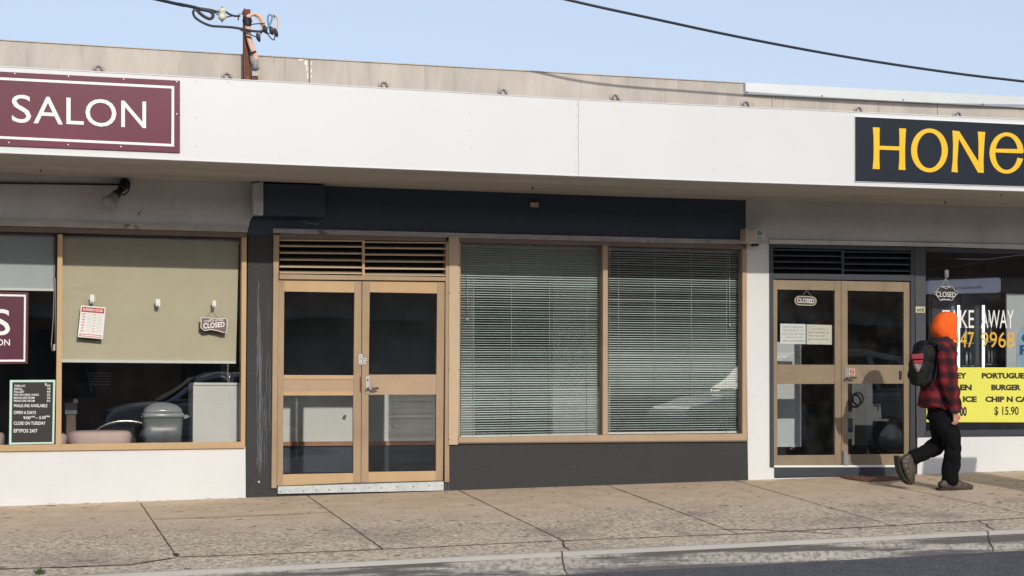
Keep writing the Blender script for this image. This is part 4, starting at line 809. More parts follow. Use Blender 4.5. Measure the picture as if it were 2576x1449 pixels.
MB().prism([(2136, 926.6), (2150.8, 926.8), (2150.8, 944.2), (2136, 944)], .013, .0155).build('backing', mat("faded cream", (.62, .48, .36), .6), stt)
s = MB(); cc = U(2143.4, 935.4, .012); s.tube([cc + Vector((.025 * cos(t), 0, .030 * sin(t))) for t in [i * 2 * pi / 18 for i in range(19)]], .0042, 6); s.tube([cc + Vector((-.017, 0, .02)), cc + Vector((.017, 0, -.02))], .0042, 6); s.build('ban_ring', 'red', stt)
MB().prism([(2139.5, 935), (2147.3, 935), (2147.3, 936.6), (2139.5, 936.6)], .0105, .0128).build('cigarette', 'ink', stt)
# stock seen inside the takeaway
def simple(name, label, cat, px, Y0, Y1, m, group=None): return tag(MB().prism(px, Y0, Y1).build(name, m, None, bevel=.006), label, cat, group)
pw2 = MB().prism([(1930, 860), (2016, 860), (2016, 1124), (1950, 1124), (1930, 1124)], .9, 1.2).build('counter_side', 'int_white', take)
simple('carton', 'brown carton stacked high behind the upper glass of the left takeaway door', 'carton', [(2037, 765), (2084, 765), (2084, 806), (2037, 806)], 2.6, 3.1, 'cardboard', 'cartons inside the takeaway')
simple('carton', 'pair of dim cartons at the left edge inside the takeaway door', 'carton', [(1957, 775), (2002, 778), (2002, 812), (1957, 812)], 2.4, 2.9, 'cardboard', 'cartons inside the takeaway')
simple('carton', 'pale white carton lying just above the mid rail of the left takeaway door', 'carton', [(1958, 904), (2014, 904), (2014, 950), (1958, 950)], 1.25, 1.6, 'posterbg', 'cartons inside the takeaway')
bs = thing('bottle_stack', 'stack of white and blue tubs just inside the right takeaway door', 'tubs', tuple(U(2142, 1100, .5)))
for y0, y1, m_ in ((1036, 1052, 'white'), (1053, 1074, 'greyplastic'), (1075, 1087, 'inkblue'), (1088, 1104, 'white')): MB().prism([(2128, y0), (2146, y0), (2146, y1), (2128, y1)], .5, .62).build('tub', m_, bs)
tb = thing('work_table', 'low pale table loaded with boxes deep inside the takeaway', 'table', tuple(U(2205, 1080, 1.6)))
MB().prism([(2172, 1052), (2270, 1055), (2270, 1061), (2172, 1058)], 1.6, 2.3).build('table_top', 'steelgrey', tb)
for x in (2173, 2262): MB().prism([(x, 1061), (x + 4, 1061), (x + 4, 1100), (x, 1100)], 1.62, 1.68).build('leg', 'steelgrey', tb)
simple('carton', 'carton on the low table inside the right takeaway door, right one', 'carton', [(2225, 1012), (2260, 1012), (2260, 1054), (2225, 1054)], 1.8, 2.1, 'cardboard', 'cartons inside the takeaway')
simple('carton', 'grey bag shaped carton on the low table inside the right takeaway door', 'carton', [(2194, 1018), (2216, 1016), (2218, 1053), (2194, 1053)], 1.7, 1.95, 'steelgrey', 'cartons inside the takeaway')
wr = MB(); cc = U(2158, 1003, 1.5); wr.tube([cc + Vector((.07 * cos(t), 0, .075 * sin(t))) for t in [i * 2 * pi / 20 for i in range(21)]], .012, 8, False); tag(wr.build('hose_coil', 'ink'), 'small black coiled hose hanging inside the right takeaway door', 'hose')
MB().prism([(2125, 960), (2195, 960), (2195, 1120), (2125, 1120)], 1.56, 1.62).build('panel_screen', 'steelgrey', take)
# door mat
dm = thing('doormat', 'worn rust brown mat on the pavement at the takeaway doors', 'mat', tuple(G(2190, 1206)))
mm = MB(); o = [G(2106, 1199), G(2130, 1206), G(2175, 1212.5), G(2230, 1211.5), G(2282, 1206), G(2282, 1199)]; o = [Vector((p.x, min(p.y, -.035), gz(p.x, min(p.y, -.035)) + .003)) for p in o]; mm.ext(o, Vector((0, 0, .012))); mm.build('mat_body', 'matrust', dm)

# ================================================================== TAKEAWAY WINDOW
fc = thing('closed_sign', 'scalloped black sign reading CLOSED hanging in the takeaway window', 'sign', tuple(U(2380, 738, .03)), 'hanging closed signs')
def scal(s_):
    o = []
    for i in range(48):
        t = 2 * pi * i / 48; r = 1 + .10 * cos(6 * t) + .05 * cos(12 * t + .6); o.append((2379.6 + 28.5 * s_ * r * cos(t), 737.5 + 19.5 * s_ * r * sin(t)))
    return o
MB().prism(scal(1), .034, .04).build('board', 'ink', fc)
s = MB(); p_ = [U(x, y, .033) for x, y in scal(.93)]; s.tube(p_ + [p_[0]], .0028, 5, False); s.build('rim_line', 'rail', fc)
text('CLOSED', (2355, 733), (2404, 735.5), (2404, 748), (2355, 746), .0335, 'letter', 'lettering', fc, bold=.0, th=.001)
s = MB(); s.tube([U(2368, 724, .033), U(2374, 722, .033), U(2380, 727, .033), U(2387, 722, .033), U(2393, 724, .033)], .003, 5); s.tube([U(2366, 754, .033), U(2374, 752, .033), U(2381, 754, .033), U(2390, 752.5, .033)], .003, 5); s.build('flourish', 'rail', fc)
MB().tube([U(2371, 717, .036), U(2379.5, 699, .035), U(2388, 717, .036)], .0025, 6).build('string', 'rail', fc)
wl = thing('window_lettering', 'white TAKE AWAY and amber phone number lettering stuck on the takeaway window', 'lettering', tuple(U(2460, 825, .048)))
for s_t, x0, x1, y0, y1, m_, bo in (('TAKE', 2370, 2450, 780, 825, 'letter', .0), ('AWAY', 2467.5, 2550, 780, 826, 'letter', .0), ('447', 2397, 2450, 835, 874, 'gold_dim', .0), ('9968', 2467.5, 2552, 835.3, 874.5, 'gold_dim', .0)): text(s_t, (x0, y0), (x1, y0), (x1, y1), (x0, y1), .0485, m_, 'lettering', wl, bold=bo, th=.002)
yp = thing('menu_poster', 'bright yellow menu poster with black writing in the takeaway window', 'poster', tuple(U(2450, 990, .045)))
MB().prism([(2330.5, 923.8), (2576, 924.5), (2800, 925), (2800, 1063), (2576, 1062.3), (2330.5, 1061.8)], .044, .0475).build('sheet', 'yellow', yp)
for s_t, x0, x1, y0, y1, bo in (('EY', 2407, 2431.8, 937.5, 952.2, .055), ('EN', 2415, 2444.5, 967.2, 982, .055), ('ICE', 2422, 2457, 996.5, 1011.5, .055), ('00', 2414, 2432, 1022.8, 1047, .045), ('PORTUGUESE', 2469.5, 2597, 937.8, 952.4, .055), ('BURGER', 2493.6, 2568, 967.2, 982, .055), ('CHIP N CAN', 2478.6, 2600, 997, 1011.6, .055), ('$ 15.90', 2501.3, 2562.6, 1022.6, 1047, .02)): text(s_t, (x0, y0), (x1, y0 + .3), (x1, y1 + .3), (x0, y1), .0436, 'ink', 'lettering', yp, bold=bo, th=.001)
fg = thing('drinks_fridge', 'tall black glass door drinks fridge with a grey blue header and two lit strips', 'fridge', tuple(U(2430, 1080, .7)))
MB().prism([(2336, 700), (2344, 698.5), (2516, 697), (2518, 1085), (2336, 1088)], .75, 1.4).build('cabinet', 'fridge', fg)
hd = MB(); hd.prism([(2333.5, 712), (2337, 706), (2515, 698), (2519, 703), (2519, 733), (2514, 736), (2338, 739.5), (2333.5, 734)], .62, .74); hd = hd.build('header', 'fridgehead', fg, bevel=.02)  # header's own faint glow is added to brighten it in the dim shop
text('AUSTRALIAN SPRING WATER', (2402, 722), (2470, 719), (2470, 726), (2402, 729), .6195, 'inkdark', 'lettering', fg, bold=.01, th=.001)
for x in (2412.6, 2475): MB().quad(x - 2.1, 768, x + 2.1, 1060, .66, .68).build('light_strip', 'led', fg)
for x0, x1 in ((2345, 2405), (2418, 2467), (2481, 2511)):
    MB().quad(x0, 752, x1, 1070, .735, .745).build('fridge_door', mat("fridge door tint", (.08, .095, .105), .12, coat=.5) if x0 == 2345 else 'fridge', fg)
s = MB()
for y in (818, 858, 915, 970):
    s.quad(2484, y, 2508, y + 3, .69, .73); s.quad(2425, y + 4, 2450, y + 7, .69, .73)
s.build('shelf', 'shelfm', fg)
for i, (x, y) in enumerate(((2488, 899), (2496, 899), (2503, 899), (2432, 903), (2441, 903), (2430, 844), (2440, 846), (2489, 800), (2499, 800), (2494, 846))):
    b = thing('drink_bottle', ['clear drink bottle on a shelf of the black fridge', 'small clear bottle on a fridge shelf behind the lettering'][i % 2], 'bottle', tuple(U(x, y + 15, .7)), 'drink bottles on the fridge shelves')
    c = U(x, y + 14, .71); MB().tube([c, c + Vector((0, 0, .10)), c + Vector((0, 0, .13)), c + Vector((0, 0, .15))], [.014, .014, .007, .006], 10).build('bottle_body', 'hose' if i % 2 else 'greyplastic', b)
bpz = thing('poster', 'grey poster of a big blue water bottle at the right edge of the window', 'poster', tuple(U(2560, 830, .4)))
MB().prism([(2532.5, 738), (2576, 739), (2760, 743), (2760, 1064), (2532.5, 1064)], .4, .42).build('sheet', 'posterbg', bpz)
bo = [(2603, 760), (2597, 775), (2597, 800), (2580, 815), (2562, 838), (2558, 862), (2558, 925), (2562, 950), (2558, 980), (2560, 1055), (2660, 1055), (2664, 925), (2662, 838), (2640, 810), (2628, 795), (2628, 760)]
MB().prism(bo, .394, .3995).build('printed_bottle', 'bottleblue', bpz); MB().prism([(2595, 750), (2632, 750), (2632, 772), (2592, 772)], .39, .3935).build('printed_cap', 'capred', bpz)
text('C', (2570, 838), (2594, 838), (2594, 862), (2570, 862), .3925, 'inkblue', 'lettering', bpz, bold=.03, th=.001); text('R', (2565, 868), (2596, 868), (2596, 893), (2565, 893), .3925, 'inkblue', 'lettering', bpz, bold=.03, th=.001)
cj = MB(); cj.prism([(2516, 697), (2700, 700), (2700, 738), (2516, 735)], .85, 1.0); cj.build('side_header', 'mullgrey', fg)
duct = MB(); duct.prism([(2330, 676), (2576, 642), (2760, 640), (2760, 646), (2576, 648), (2330, 684)], 1.8, 1.9); duct.build('ceiling_edge', 'steelgrey', take)

# ================================================================== SERVICE POLE, CABLES AND WIRES
PYY = -.10
def zp(x, y, Y=PYY): return U(383.3 + x * .1455, y * .1455, Y)
def zq(pts): return [(383.3 + x * .1455, y * .1455) for x, y in pts]
pl = thing('service_pole', 'rusty square steel pole with taped peach sleeving rising behind the awning', 'pole', tuple(U(622, 199, PYY)))
MB().prism(zq([(1607, 158), (1697, 158), (1697, 1560), (1607, 1560)]), PYY, PYY + .05).build('pole_shaft', 'rusty', pl)
MB().prism(zq([(1585, 215), (1570, 190), (1598, 130), (1606, 160), (1606, 1560), (1585, 1560)]), PYY - .04, PYY + .05).build('pole_flange', 'rusty', pl)
t = MB(); Yf = PYY - .05
for dx in (0, 26):
    t.tube([zp(1690 - dx, 260 + dx * .5, Yf), zp(1622 + dx * .3, 330, Yf), zp(1632 + dx, 450, Yf - .01), zp(1648 + dx, 560, Yf - .01), zp(1665 + dx, 680, Yf), zp(1700 + dx, 800, Yf), zp(1742 + dx, 900, Yf), zp(1770 + dx, 990, Yf + .01), zp(1790 + dx * .6, 1090, Yf + .02)], .020, 8)
t.build('cable_sleeve', 'peach', pl)
t = MB()
t.tube([zp(1655, 290, Yf), zp(1700, 262, Yf), zp(1780, 240, Yf - .02), zp(1850, 275, Yf - .03), zp(1895, 340, Yf - .03), zp(1925, 430, Yf - .03), zp(1935, 480, Yf - .03)], .0165, 8)
t.tube([zp(1660, 300, Yf), zp(1750, 258, Yf), zp(1830, 310, Yf - .02), zp(1880, 400, Yf - .02), zp(1905, 500, Yf - .02), zp(1880, 570, Yf - .02), zp(1850, 620, Yf - .02)], .010, 8); t.build('cable_loop', 'peach', pl)
t = MB()
for a_, b_ in (((1590, 300), (1700, 330)), ((1585, 350), (1702, 380)), ((1590, 400), (1698, 430)), ((1585, 330), (1690, 350)), ((1588, 380), (1700, 405))): t.tube([zp(*a_, Yf - .02), zp((a_[0] + b_[0]) / 2, (a_[1] + b_[1]) / 2 + 8, Yf - .035), zp(*b_, Yf - .02)], .016, 7)
t.ell(zp(1640, 360, Yf), (.05, .035, .045), 12, 8); t.build('tape_wrap', 'cable', pl)
t = MB(); t.tube([zp(1625, 630, Yf - .02), zp(1665, 632, Yf - .035), zp(1712, 652, Yf - .02)], .006, 6); t.tube([zp(1700, 925, Yf - .02), zp(1740, 905, Yf - .04), zp(1785, 890, Yf - .02)], .010, 6); t.tube([zp(1640, 560, Yf), zp(1660, 780, Yf + .02), zp(1700, 960, Yf + .02), zp(1735, 1080, Yf + .02)], .010, 6); t.build('cable_tie', 'cable', pl)
t = MB(); t.tube([zp(1700, 960, Yf + .02), zp(1740, 1050, Yf + .01), zp(1770, 1130, Yf + .01)], [.014, .03, .034], 10); t.tube([zp(1780, 1040, Yf + .01), zp(1775, 1120, Yf + .01), zp(1775, 1200, Yf + .01)], [.030, .036, .030], 12); t.ell(zp(1842, 1180, Yf), (.012, .012, .014)); t.build('entry_fitting', 'condu', pl)
MB().prism(zq([(1722, 1200), (1828, 1200), (1828, 1310), (1722, 1310)]), PYY - .03, PYY + .04).build('conduit_box', 'beige', pl)
MB().prism(zq([(1718, 1318), (1832, 1324), (1832, 1560), (1718, 1560)]), PYY - .02, PYY + .05).build('conduit_foot', 'rusty', pl)
t = MB(); t.tube([zp(1575, 262, Yf + .03), zp(1548, 240, Yf + .02), zp(1500, 240, Yf), zp(1490, 262, Yf), zp(1520, 285, Yf)], .006, 8); t.build('hook', 'condu', pl)

def wire(name, pts, r, m, label, cat='cable', seg=8):
    o = MB().tube(pts, r, seg).build(name, m); return tag(o, label, cat)
def smooth(P, k=5):
    out = []
    for i in range(len(P) - 1):
        p0, p1, p2, p3 = P[max(i - 1, 0)], P[i], P[i + 1], P[min(i + 2, len(P) - 1)]
        for j in range(k):
            t = j / k; out.append(.5 * ((2 * p1) + (p2 - p0) * t + (2 * p0 - 5 * p1 + 4 * p2 - p3) * t * t + (3 * p1 - p0 - 3 * p2 + p3) * t ** 3))
    return out + [P[-1]]
Yc = PYY - .1
ins = thing('insulator', 'pale porcelain shackle insulator on the wire left of the rusty pole', 'insulator', tuple(zp(1205, 240, Yc)))
c = zp(1205, 245, Yc); hh = .062
MB().tube([c + Vector((0, 0, z)) for z in (hh, hh * .75, hh * .35, .004, -hh * .3, -hh * .7, -hh)], [.016, .040, .040, .022, .040, .039, .02], 14).build('porcelain_body', 'porcelain', ins)
MB().tube([c + Vector((0, 0, hh * 1.25)), c + Vector((0, 0, -hh * 1.3))], .009, 8).build('pin', 'condu', ins)
wire('service_cable', smooth([U(-900, -330, 6), U(-200, -140, 2.5), zp(130, 0, Yc + .3), zp(450, 68, Yc + .1), zp(740, 130, Yc), zp(830, 160, Yc), zp(980, 190, Yc), zp(1040, 235, Yc), zp(1045, 290, Yc), zp(1000, 325, Yc), zp(930, 305, Yc), zp(840, 245, Yc), zp(760, 165, Yc)], 6), .0165, 'cable', 'thick black service cable coming down from the upper left and looping beside the insulator')
wire('service_cable', smooth([zp(730, 165, Yc), zp(705, 215, Yc), zp(740, 300, Yc), zp(860, 385, Yc), zp(1010, 445, Yc), zp(1150, 458, Yc), zp(1350, 470, Yc), zp(1560, 500, Yc), zp(1700, 530, Yc), zp(1850, 545, Yc), zp(1950, 520, Yc)], 5), .0125, 'cable', 'black cable drooping from the wire and passing in front of the rusty pole')
wire('service_cable', smooth([zp(1480, 492, Yc - .02), zp(1600, 560, Yc - .02), zp(1720, 610, Yc - .02), zp(1815, 648, Yc - .02)], 5), .006, 'cable', 'thin black cable ending in the lowest connector right of the pole')
wire('service_cable', smooth([zp(1900, 545, Yc), zp(1980, 575, Yc), zp(2040, 650, Yc), zp(2095, 690, Yc), zp(2112, 670, Yc), zp(2120, 600, Yc), zp(2138, 560, Yc)], 5), .006, 'cable', 'thin black cable dipping to a point at the far right connector')
wire('service_cable', smooth([zp(1700, 425, Yc), zp(1800, 412, Yc), zp(1940, 405, Yc)], 4), .006, 'cable', 'short black tie cable bracing the peach loop to the pole')
wire('service_cable', smooth([zp(1930, 540, Yc), zp(1990, 570, Yc), zp(2040, 575, Yc), zp(2070, 540, Yc)], 4), .006, 'cable', 'short black cable joining the first two connectors')
wire('tie_wire', smooth([zp(760, 135, Yc), zp(980, 165, Yc), zp(1080, 190, Yc), zp(1160, 210, Yc), zp(1240, 190, Yc), zp(1330, 245, Yc), zp(1420, 275, Yc), zp(1515, 275, Yc)], 4), .011, 'cable', 'upper strand running through the porcelain insulator to the pole hook', 'wire')
wire('tie_wire', smooth([zp(1060, 205, Yc), zp(1150, 265, Yc), zp(1210, 300, Yc), zp(1290, 295, Yc), zp(1380, 275, Yc), zp(1480, 285, Yc), zp(1482, 350, Yc)], 4), .0065, 'cable', 'lower thin strand passing under the porcelain insulator', 'wire')
for (x, y, l) in ((1955, 510, 'upper left black cable connector right of the rusty pole'), (2062, 530, 'middle black cable connector right of the rusty pole'), (2140, 565, 'rightmost black cable connector, below the pink wire loop'), (1835, 648, 'lowest black cable connector right of the rusty pole')):
    t = thing('cable_connector', l, 'connector', tuple(zp(x, y, Yc)), 'black cable connectors'); a = zp(x, y, Yc)
    MB().tube([a + Vector((-.018, 0, .042)), a + Vector((-.008, 0, .025)), a + Vector((.0, 0, -.01)), a + Vector((.012, 0, -.042))], [.009, .018, .022, .010], 10).build('connector_body', 'cable', t)
    MB().ell(a + Vector((-.02, -.02, 0)), (.010, .010, .010), 8, 6).build('bolt', 'cable', t)
wire('insulated_wire', smooth([zp(1965, 490, Yc), zp(2010, 470, Yc), zp(2050, 380, Yc), zp(2072, 290, Yc), zp(2035, 252, Yc), zp(2000, 285, Yc), zp(2000, 380, Yc), zp(2010, 440, Yc), zp(1995, 480, Yc)], 5), .009, 'bluewire', 'pale blue insulated wire looping between connectors', 'wire')
wire('insulated_wire', smooth([zp(2090, 265, Yc + .02), zp(2130, 265, Yc), zp(2170, 330, Yc), zp(2170, 440, Yc), zp(2140, 520, Yc)], 5), .009, 'peach', 'pink insulated wire looping down to the rightmost connector', 'wire')
wire('insulated_wire', smooth([zp(2075, 280, Yc + .03), zp(2110, 280, Yc + .03), zp(2115, 380, Yc + .03), zp(2090, 490, Yc + .02)], 5), .008, 'porcelain', 'cream insulated wire between the blue and pink loops', 'wire')
wire('overhead_wire', smooth([U(700, -190, -1.0), U(1100, -80, -1.05), U(1430, 0, -1.13), U(1620, 42, -1.12), U(1874, 96, -.94), U(2146, 146, -.76), U(2400, 184, -.61), U(2576, 205, -.50), U(2800, 232, -.33), U(3060, 262, -.1)], 5), .0145, 'cable', 'thick black overhead wire crossing the sky from top centre to the right edge', 'wire')

# ================================================================== THE WALKING PERSON
PY0 = -1.36
def pz(x, y, dY=0.): return U(2223.3 + x * .3441, 753.9 + y * .3441, PY0 + dY)
foot = G(2400, 1233); foot.z = gz(pz(500, 1390).x, PY0)
man = thing('person', 'person in orange hood, red and black check jacket and black trousers walking past the takeaway', 'person', tuple(foot))
b = MB()   # one continuous body
NEAR, FAR = -.10, .10
hip = pz(420, 820)
b.loft([(pz(425, 880), .09, .09), (pz(424, 800), .10, .09), (pz(424, 700), .10, .09), (pz(424, 560), .12, .10), (pz(418, 430), .145, .115), (pz(428, 355), .12, .085), (pz(445, 290), .065, .06), (pz(455, 255), .06, .06), (pz(458, 225), .06, .06)])
hc_ = pz(462, 170, .0)
yaw = Matrix.Rotation(radians(18), 3, 'Z')
def hd_(v): return hc_ + yaw @ Vector(v)
b.ell(hc_, (.098, .077, .118), 20, 14, yaw); b.ell(hd_((.035, 0, -.055)), (.062, .055, .062), 16, 10, yaw)   # skull, jaw
b.ell(hd_((.100, 0, -.012)), (.022, .013, .020), 10, 8, yaw); b.ell(hd_((.090, 0, .012)), (.014, .010, .022), 10, 8, yaw)      # nose
b.ell(hd_((.082, 0, -.052)), (.015, .024, .007), 10, 8, yaw); b.ell(hd_((.082, 0, -.063)), (.014, .021, .007), 10, 8, yaw)     # lips
b.ell(hd_((.078, 0, -.088)), (.022, .020, .018), 10, 8, yaw)
for sy in (-1, 1):
    b.ell(hd_((.078, sy * .032, .022)), (.018, .026, .009), 10, 8, yaw); b.ell(hd_((.0, sy * .079, -.008)), (.022, .008, .032), 10, 8, yaw)
def limb(P): b.loft([(p, r, r) for p, r in P], 12)
limb([(pz(455, 350, -.15), .045), (pz(462, 440, -.235), .048), (pz(470, 560, -.25), .042), (pz(495, 690, -.24), .036), (pz(516, 810, -.235), .027), (pz(520, 835, -.235), .026)])
limb([(pz(430, 350, .15), .045), (pz(415, 450, .22), .048), (pz(405, 550, .24), .042), (pz(425, 640, .24), .034), (pz(440, 700, .24), .027)])
limb([(pz(440, 860, NEAR), .06), (pz(490, 1040, NEAR), .05), (pz(492, 1180, NEAR), .042), (pz(480, 1340, NEAR), .034)])
limb([(pz(410, 860, FAR), .06), (pz(400, 1060, FAR), .05), (pz(290, 1130, FAR), .042), (pz(205, 1172, FAR), .034)])
# hands: palm, four unequal curled fingers, thumb
def hand(w0, dY, s_=1):
    wx = w0
    b.ell(wx + Vector((.006, 0, -.040)), (.030, .016, .044), 14, 10)
    for k, (dx, L_) in enumerate(((.027, .062), (.010, .070), (-.007, .065), (-.022, .050))):
        a_ = wx + Vector((dx + .004, -.004, -.066)); b.tube([a_, a_ + Vector((.004, -.002, -L_ * .42)), a_ + Vector((-.006, .010, -L_ * .72)), a_ + Vector((-.018, .016, -L_ * .88))], [.0092, .0088, .0082, .007], 8)
    a_ = wx + Vector((.028, -.008, -.022)); b.tube([a_, a_ + Vector((.016, -.010, -.022)), a_ + Vector((.016, -.012, -.048))], [.011, .010, .0085], 8)
hand(pz(520, 825, -.235), 0); hand(pz(443, 705, .24), 0)
remesh(b.build('body', 'skin', man), .0065, 2)
e = MB()
for sy in (-1, 1): e.ell(hd_((.086, sy * .031, .010)), (.010, .012, .010), 10, 8)
e.build('eyes', 'letter', man)
e = MB()
for sy in (-1, 1): e.ell(hd_((.0945, sy * .031, .010)), (.003, .005, .005), 8, 6)
e.build('pupils', 'ink', man)
e = MB(); e.ell(hd_((-.012, 0, .008)), (.092, .080, .108), 18, 12, yaw); e.build('hair', mat("dark hair", (.03, .02, .015), .8), man)
# hood: a shell open to the front right
def hood():
    mb = MB(); n = 26; rows = []
    prof = [((444, 290), .098, .092), ((438, 262), .112, .116), ((432, 225), .122, .132), ((440, 185), .128, .139), ((450, 150), .124, .138), ((458, 120), .104, .122), ((462, 99), .078, .098), ((464, 88), .038, .05)]
    for (c_, ry, rx) in prof: rows.append([pz(*c_) + yaw @ Vector((rx * cos(t), ry * sin(t), 0)) for t in [radians(38) + (2 * pi - radians(76)) * i / (n - 1) for i in range(n)]])
    # the opening hem drops to a point under the chin
    for r_i, dz, dx in ((0, -.022, .048), (1, -.020, .034), (2, -.006, .012)):
        for j in (0, 1, 2, 3, 4, 5, n - 6, n - 5, n - 4, n - 3, n - 2, n - 1):
            f = 1 - min(j, n - 1 - j) / 6; rows[r_i][j] = rows[r_i][j] + Vector((dx * f, 0, dz * f))
    vs = [p for r in rows for p in r]; mb.add(vs, [(i * n + j, i * n + j + 1, (i + 1) * n + j + 1, (i + 1) * n + j) for i in range(len(rows) - 1) for j in range(n - 1)] + [tuple((len(rows) - 1) * n + j for j in range(n))], True)
    return mb
ho = hood().build('hood', 'orange', man); so = ho.modifiers.new("so", 'SOLIDIFY'); so.thickness = .008; su = ho.modifiers.new("su", 'SUBSURF'); su.levels = su.render_levels = 2
bpy.context.view_layer.update(); me = bpy.data.meshes.new_from_object(ho.evaluated_get(bpy.context.evaluated_depsgraph_get())); ho.modifiers.clear(); ho.data = me
for v in me.vertices:
    q = v.co * 1.; v.co += v.normal * (.010 * noise.noise(Vector((q.x * 14 + q.y * 9, q.y * 14, q.z * 4))) + .004 * noise.noise(q * 30))
# jacket
j = MB()
j.loft([(pz(362, 796), .178, .146, .8), (pz(366, 776), .186, .154, .8), (pz(370, 730), .186, .152, .8), (pz(385, 640), .185, .150, .8), (pz(400, 540), .180, .150, .85), (pz(412, 440), .185, .150, .85), (pz(425, 370), .180, .138, .85), (pz(432, 325), .150, .115, .9), (pz(436, 295), .100, .098), (pz(436, 268), .078, .084)], 24)
pass
def sleeve(P): j.loft(P, 14)
sleeve([(pz(440, 345, -.11), .07, .085), (pz(462, 400, -.20), .075, .105), (pz(470, 500, -.235), .075, .105), (pz(480, 600, -.245), .075, .100), (pz(500, 700, -.245), .066, .088), (pz(518, 770, -.24), .058, .072), (pz(526, 812, -.237), .050, .056)])
sleeve([(pz(420, 345, .11), .07, .085), (pz(415, 400, .20), .07, .095), (pz(408, 480, .225), .07, .095), (pz(406, 560, .235), .066, .085), (pz(424, 640, .24), .058, .07), (pz(438, 695, .24), .05, .052)])
jk = remesh(j.build('jacket', 'flannel', man), .011, 5, .014, 7, (1, 1, 1.2), True)
k = MB(); k.loft([(pz(525, 800, -.237), .053, .060), (pz(527, 828, -.236), .051, .056)], 14); k.build('cuff', mat("dark flannel", (.035, .015, .02), .95), man)
k = MB(); k.loft([(pz(422, 335), .112, .112), (pz(424, 308), .122, .124), (pz(416, 286), .112, .108), (pz(412, 268), .092, .088)], 20); remesh(k.build('jacket_hood', mat("charcoal flannel", (.028, .014, .020), .95), man), .010, 2, .012, 12)
# trousers
t = MB()
t.loft([(pz(420, 735), .150, .135), (pz(424, 800), .165, .150), (pz(428, 870), .160, .155)], 20)
t.loft([(pz(436, 850, NEAR * .7), .110, .145), (pz(462, 940, NEAR), .105, .130), (pz(497, 1020, NEAR), .098, .098), (pz(505, 1090, NEAR), .092, .092), (pz(500, 1180, NEAR), .090, .092), (pz(488, 1270, NEAR), .090, .086), (pz(484, 1335, NEAR), .086, .082), (pz(482, 1352, NEAR), .082, .080)], 18)
t.loft([(pz(420, 850, FAR * .7), .110, .135), (pz(412, 950, FAR), .100, .115), (pz(414, 1030, FAR), .096, .096), (pz(370, 1078, FAR), .094, .092), (pz(310, 1110, FAR), .088, .084), (pz(250, 1142, FAR), .082, .076), (pz(212, 1163, FAR), .078, .072), (pz(200, 1169, FAR), .070, .064)], 18)
remesh(t.build('trousers', 'denim', man), .011, 3, .015, 11, (1, 1, .6))
def shoe(ST, solep, dY, vertical=False):
    s1 = MB(); R_ = []
    for u, lo_, hi_, wy in ST:
        c_ = (u, (lo_ + hi_) / 2) if not vertical else ((lo_ + hi_) / 2, u); R_.append((pz(*c_, dY), wy + .004, (abs(hi_ - lo_) * .5 + 4) * .3441 / 239, .6))
    s1.loft(R_, 18); o = remesh(s1.build('shoe', 'shoe', man), .006, 1, .003, 25)
    q = MB(); a = [pz(x, y, dY - .048) for x, y in solep]; q.ext(a, Vector((0, .096, 0))); q.build('shoe_sole', 'sole', o, bevel=.008)
shoe([(410, 1352, 1384, .030), (418, 1335, 1386, .038), (435, 1322, 1386, .042), (480, 1318, 1386, .044), (520, 1320, 1386, .045), (548, 1324, 1387, .048), (575, 1336, 1387, .050), (600, 1343, 1387, .050), (622, 1350, 1387, .046), (638, 1358, 1387, .036), (646, 1368, 1385, .018)], [(411, 1378), (420, 1376), (520, 1380), (600, 1379), (640, 1376), (647, 1380), (645, 1388), (630, 1393), (560, 1394), (500, 1390), (460, 1393), (415, 1392), (408, 1386)], NEAR)
shoe([(1140, 122, 180, .032), (1150, 112, 200, .042), (1170, 112, 214, .045), (1200, 118, 222, .047), (1230, 126, 224, .049), (1260, 138, 223, .050), (1290, 150, 221, .050), (1315, 162, 220, .046), (1335, 178, 219, .036), (1350, 198, 214, .018)], [(103, 1152), (108, 1142), (124, 1140), (118, 1180), (124, 1220), (142, 1270), (168, 1315), (196, 1342), (212, 1350), (204, 1356), (186, 1350), (152, 1318), (126, 1272), (110, 1215)], FAR, True)
# backpack: worn, but a thing of its own
bk = thing('backpack', 'black backpack with a red pocket band worn by the walking person', 'backpack', tuple(pz(300, 460)))
m_ = MB(); m_.loft([(pz(302, 628), .09, .10, .65), (pz(298, 590), .115, .125, .65), (pz(295, 500), .13, .130, .65), (pz(300, 400), .13, .122, .65), (pz(306, 335), .12, .105, .7), (pz(306, 302), .09, .075, .8)], 24)
m_.loft([(pz(246, 618), .08, .045, .6), (pz(232, 560), .10, .055, .6), (pz(234, 460), .10, .05, .6), (pz(244, 420), .08, .035, .6)], 18)
remesh(m_.build('pack_body', 'pack', bk), .011, 4, .014, 7)
s = MB(); s.loft([(pz(204, 466, .0), .118, .012, .6), (pz(250, 466, .0), .160, .012, .6), (pz(250, 465, 0), .16, .012, .6)], 12) if False else None
s = MB(); s.prism([(2223.3 + x * .3441, 753.9 + y * .3441) for x, y in ((206, 400), (290, 392), (294, 430), (288, 433), (208, 436))], PY0 - .163, PY0 - .12).build('pocket_band', 'packred', bk, bevel=.01)
MB().prism([(2223.3 + x * .3441, 753.9 + y * .3441) for x, y in ((218, 444), (290, 440), (286, 468), (222, 468))], PY0 - .160, PY0 - .12).build('pocket_band', 'packred', bk, bevel=.01)
MB().prism([(2223.3 + x * .3441, 753.9 + y * .3441) for x, y in ((222, 469), (285, 469), (258, 528), (250, 528))], PY0 - .160, PY0 - .12).build('pocket_patch', 'packgrey', bk, bevel=.008)
s = MB(); s.tube([pz(330, 310, -.14), pz(372, 306, -.16), pz(400, 330, -.175), pz(405, 400, -.165), pz(388, 500, -.17), pz(372, 590, -.16), pz(330, 615, -.14)], .014, 8); s.build('shoulder_strap', 'pack', bk)
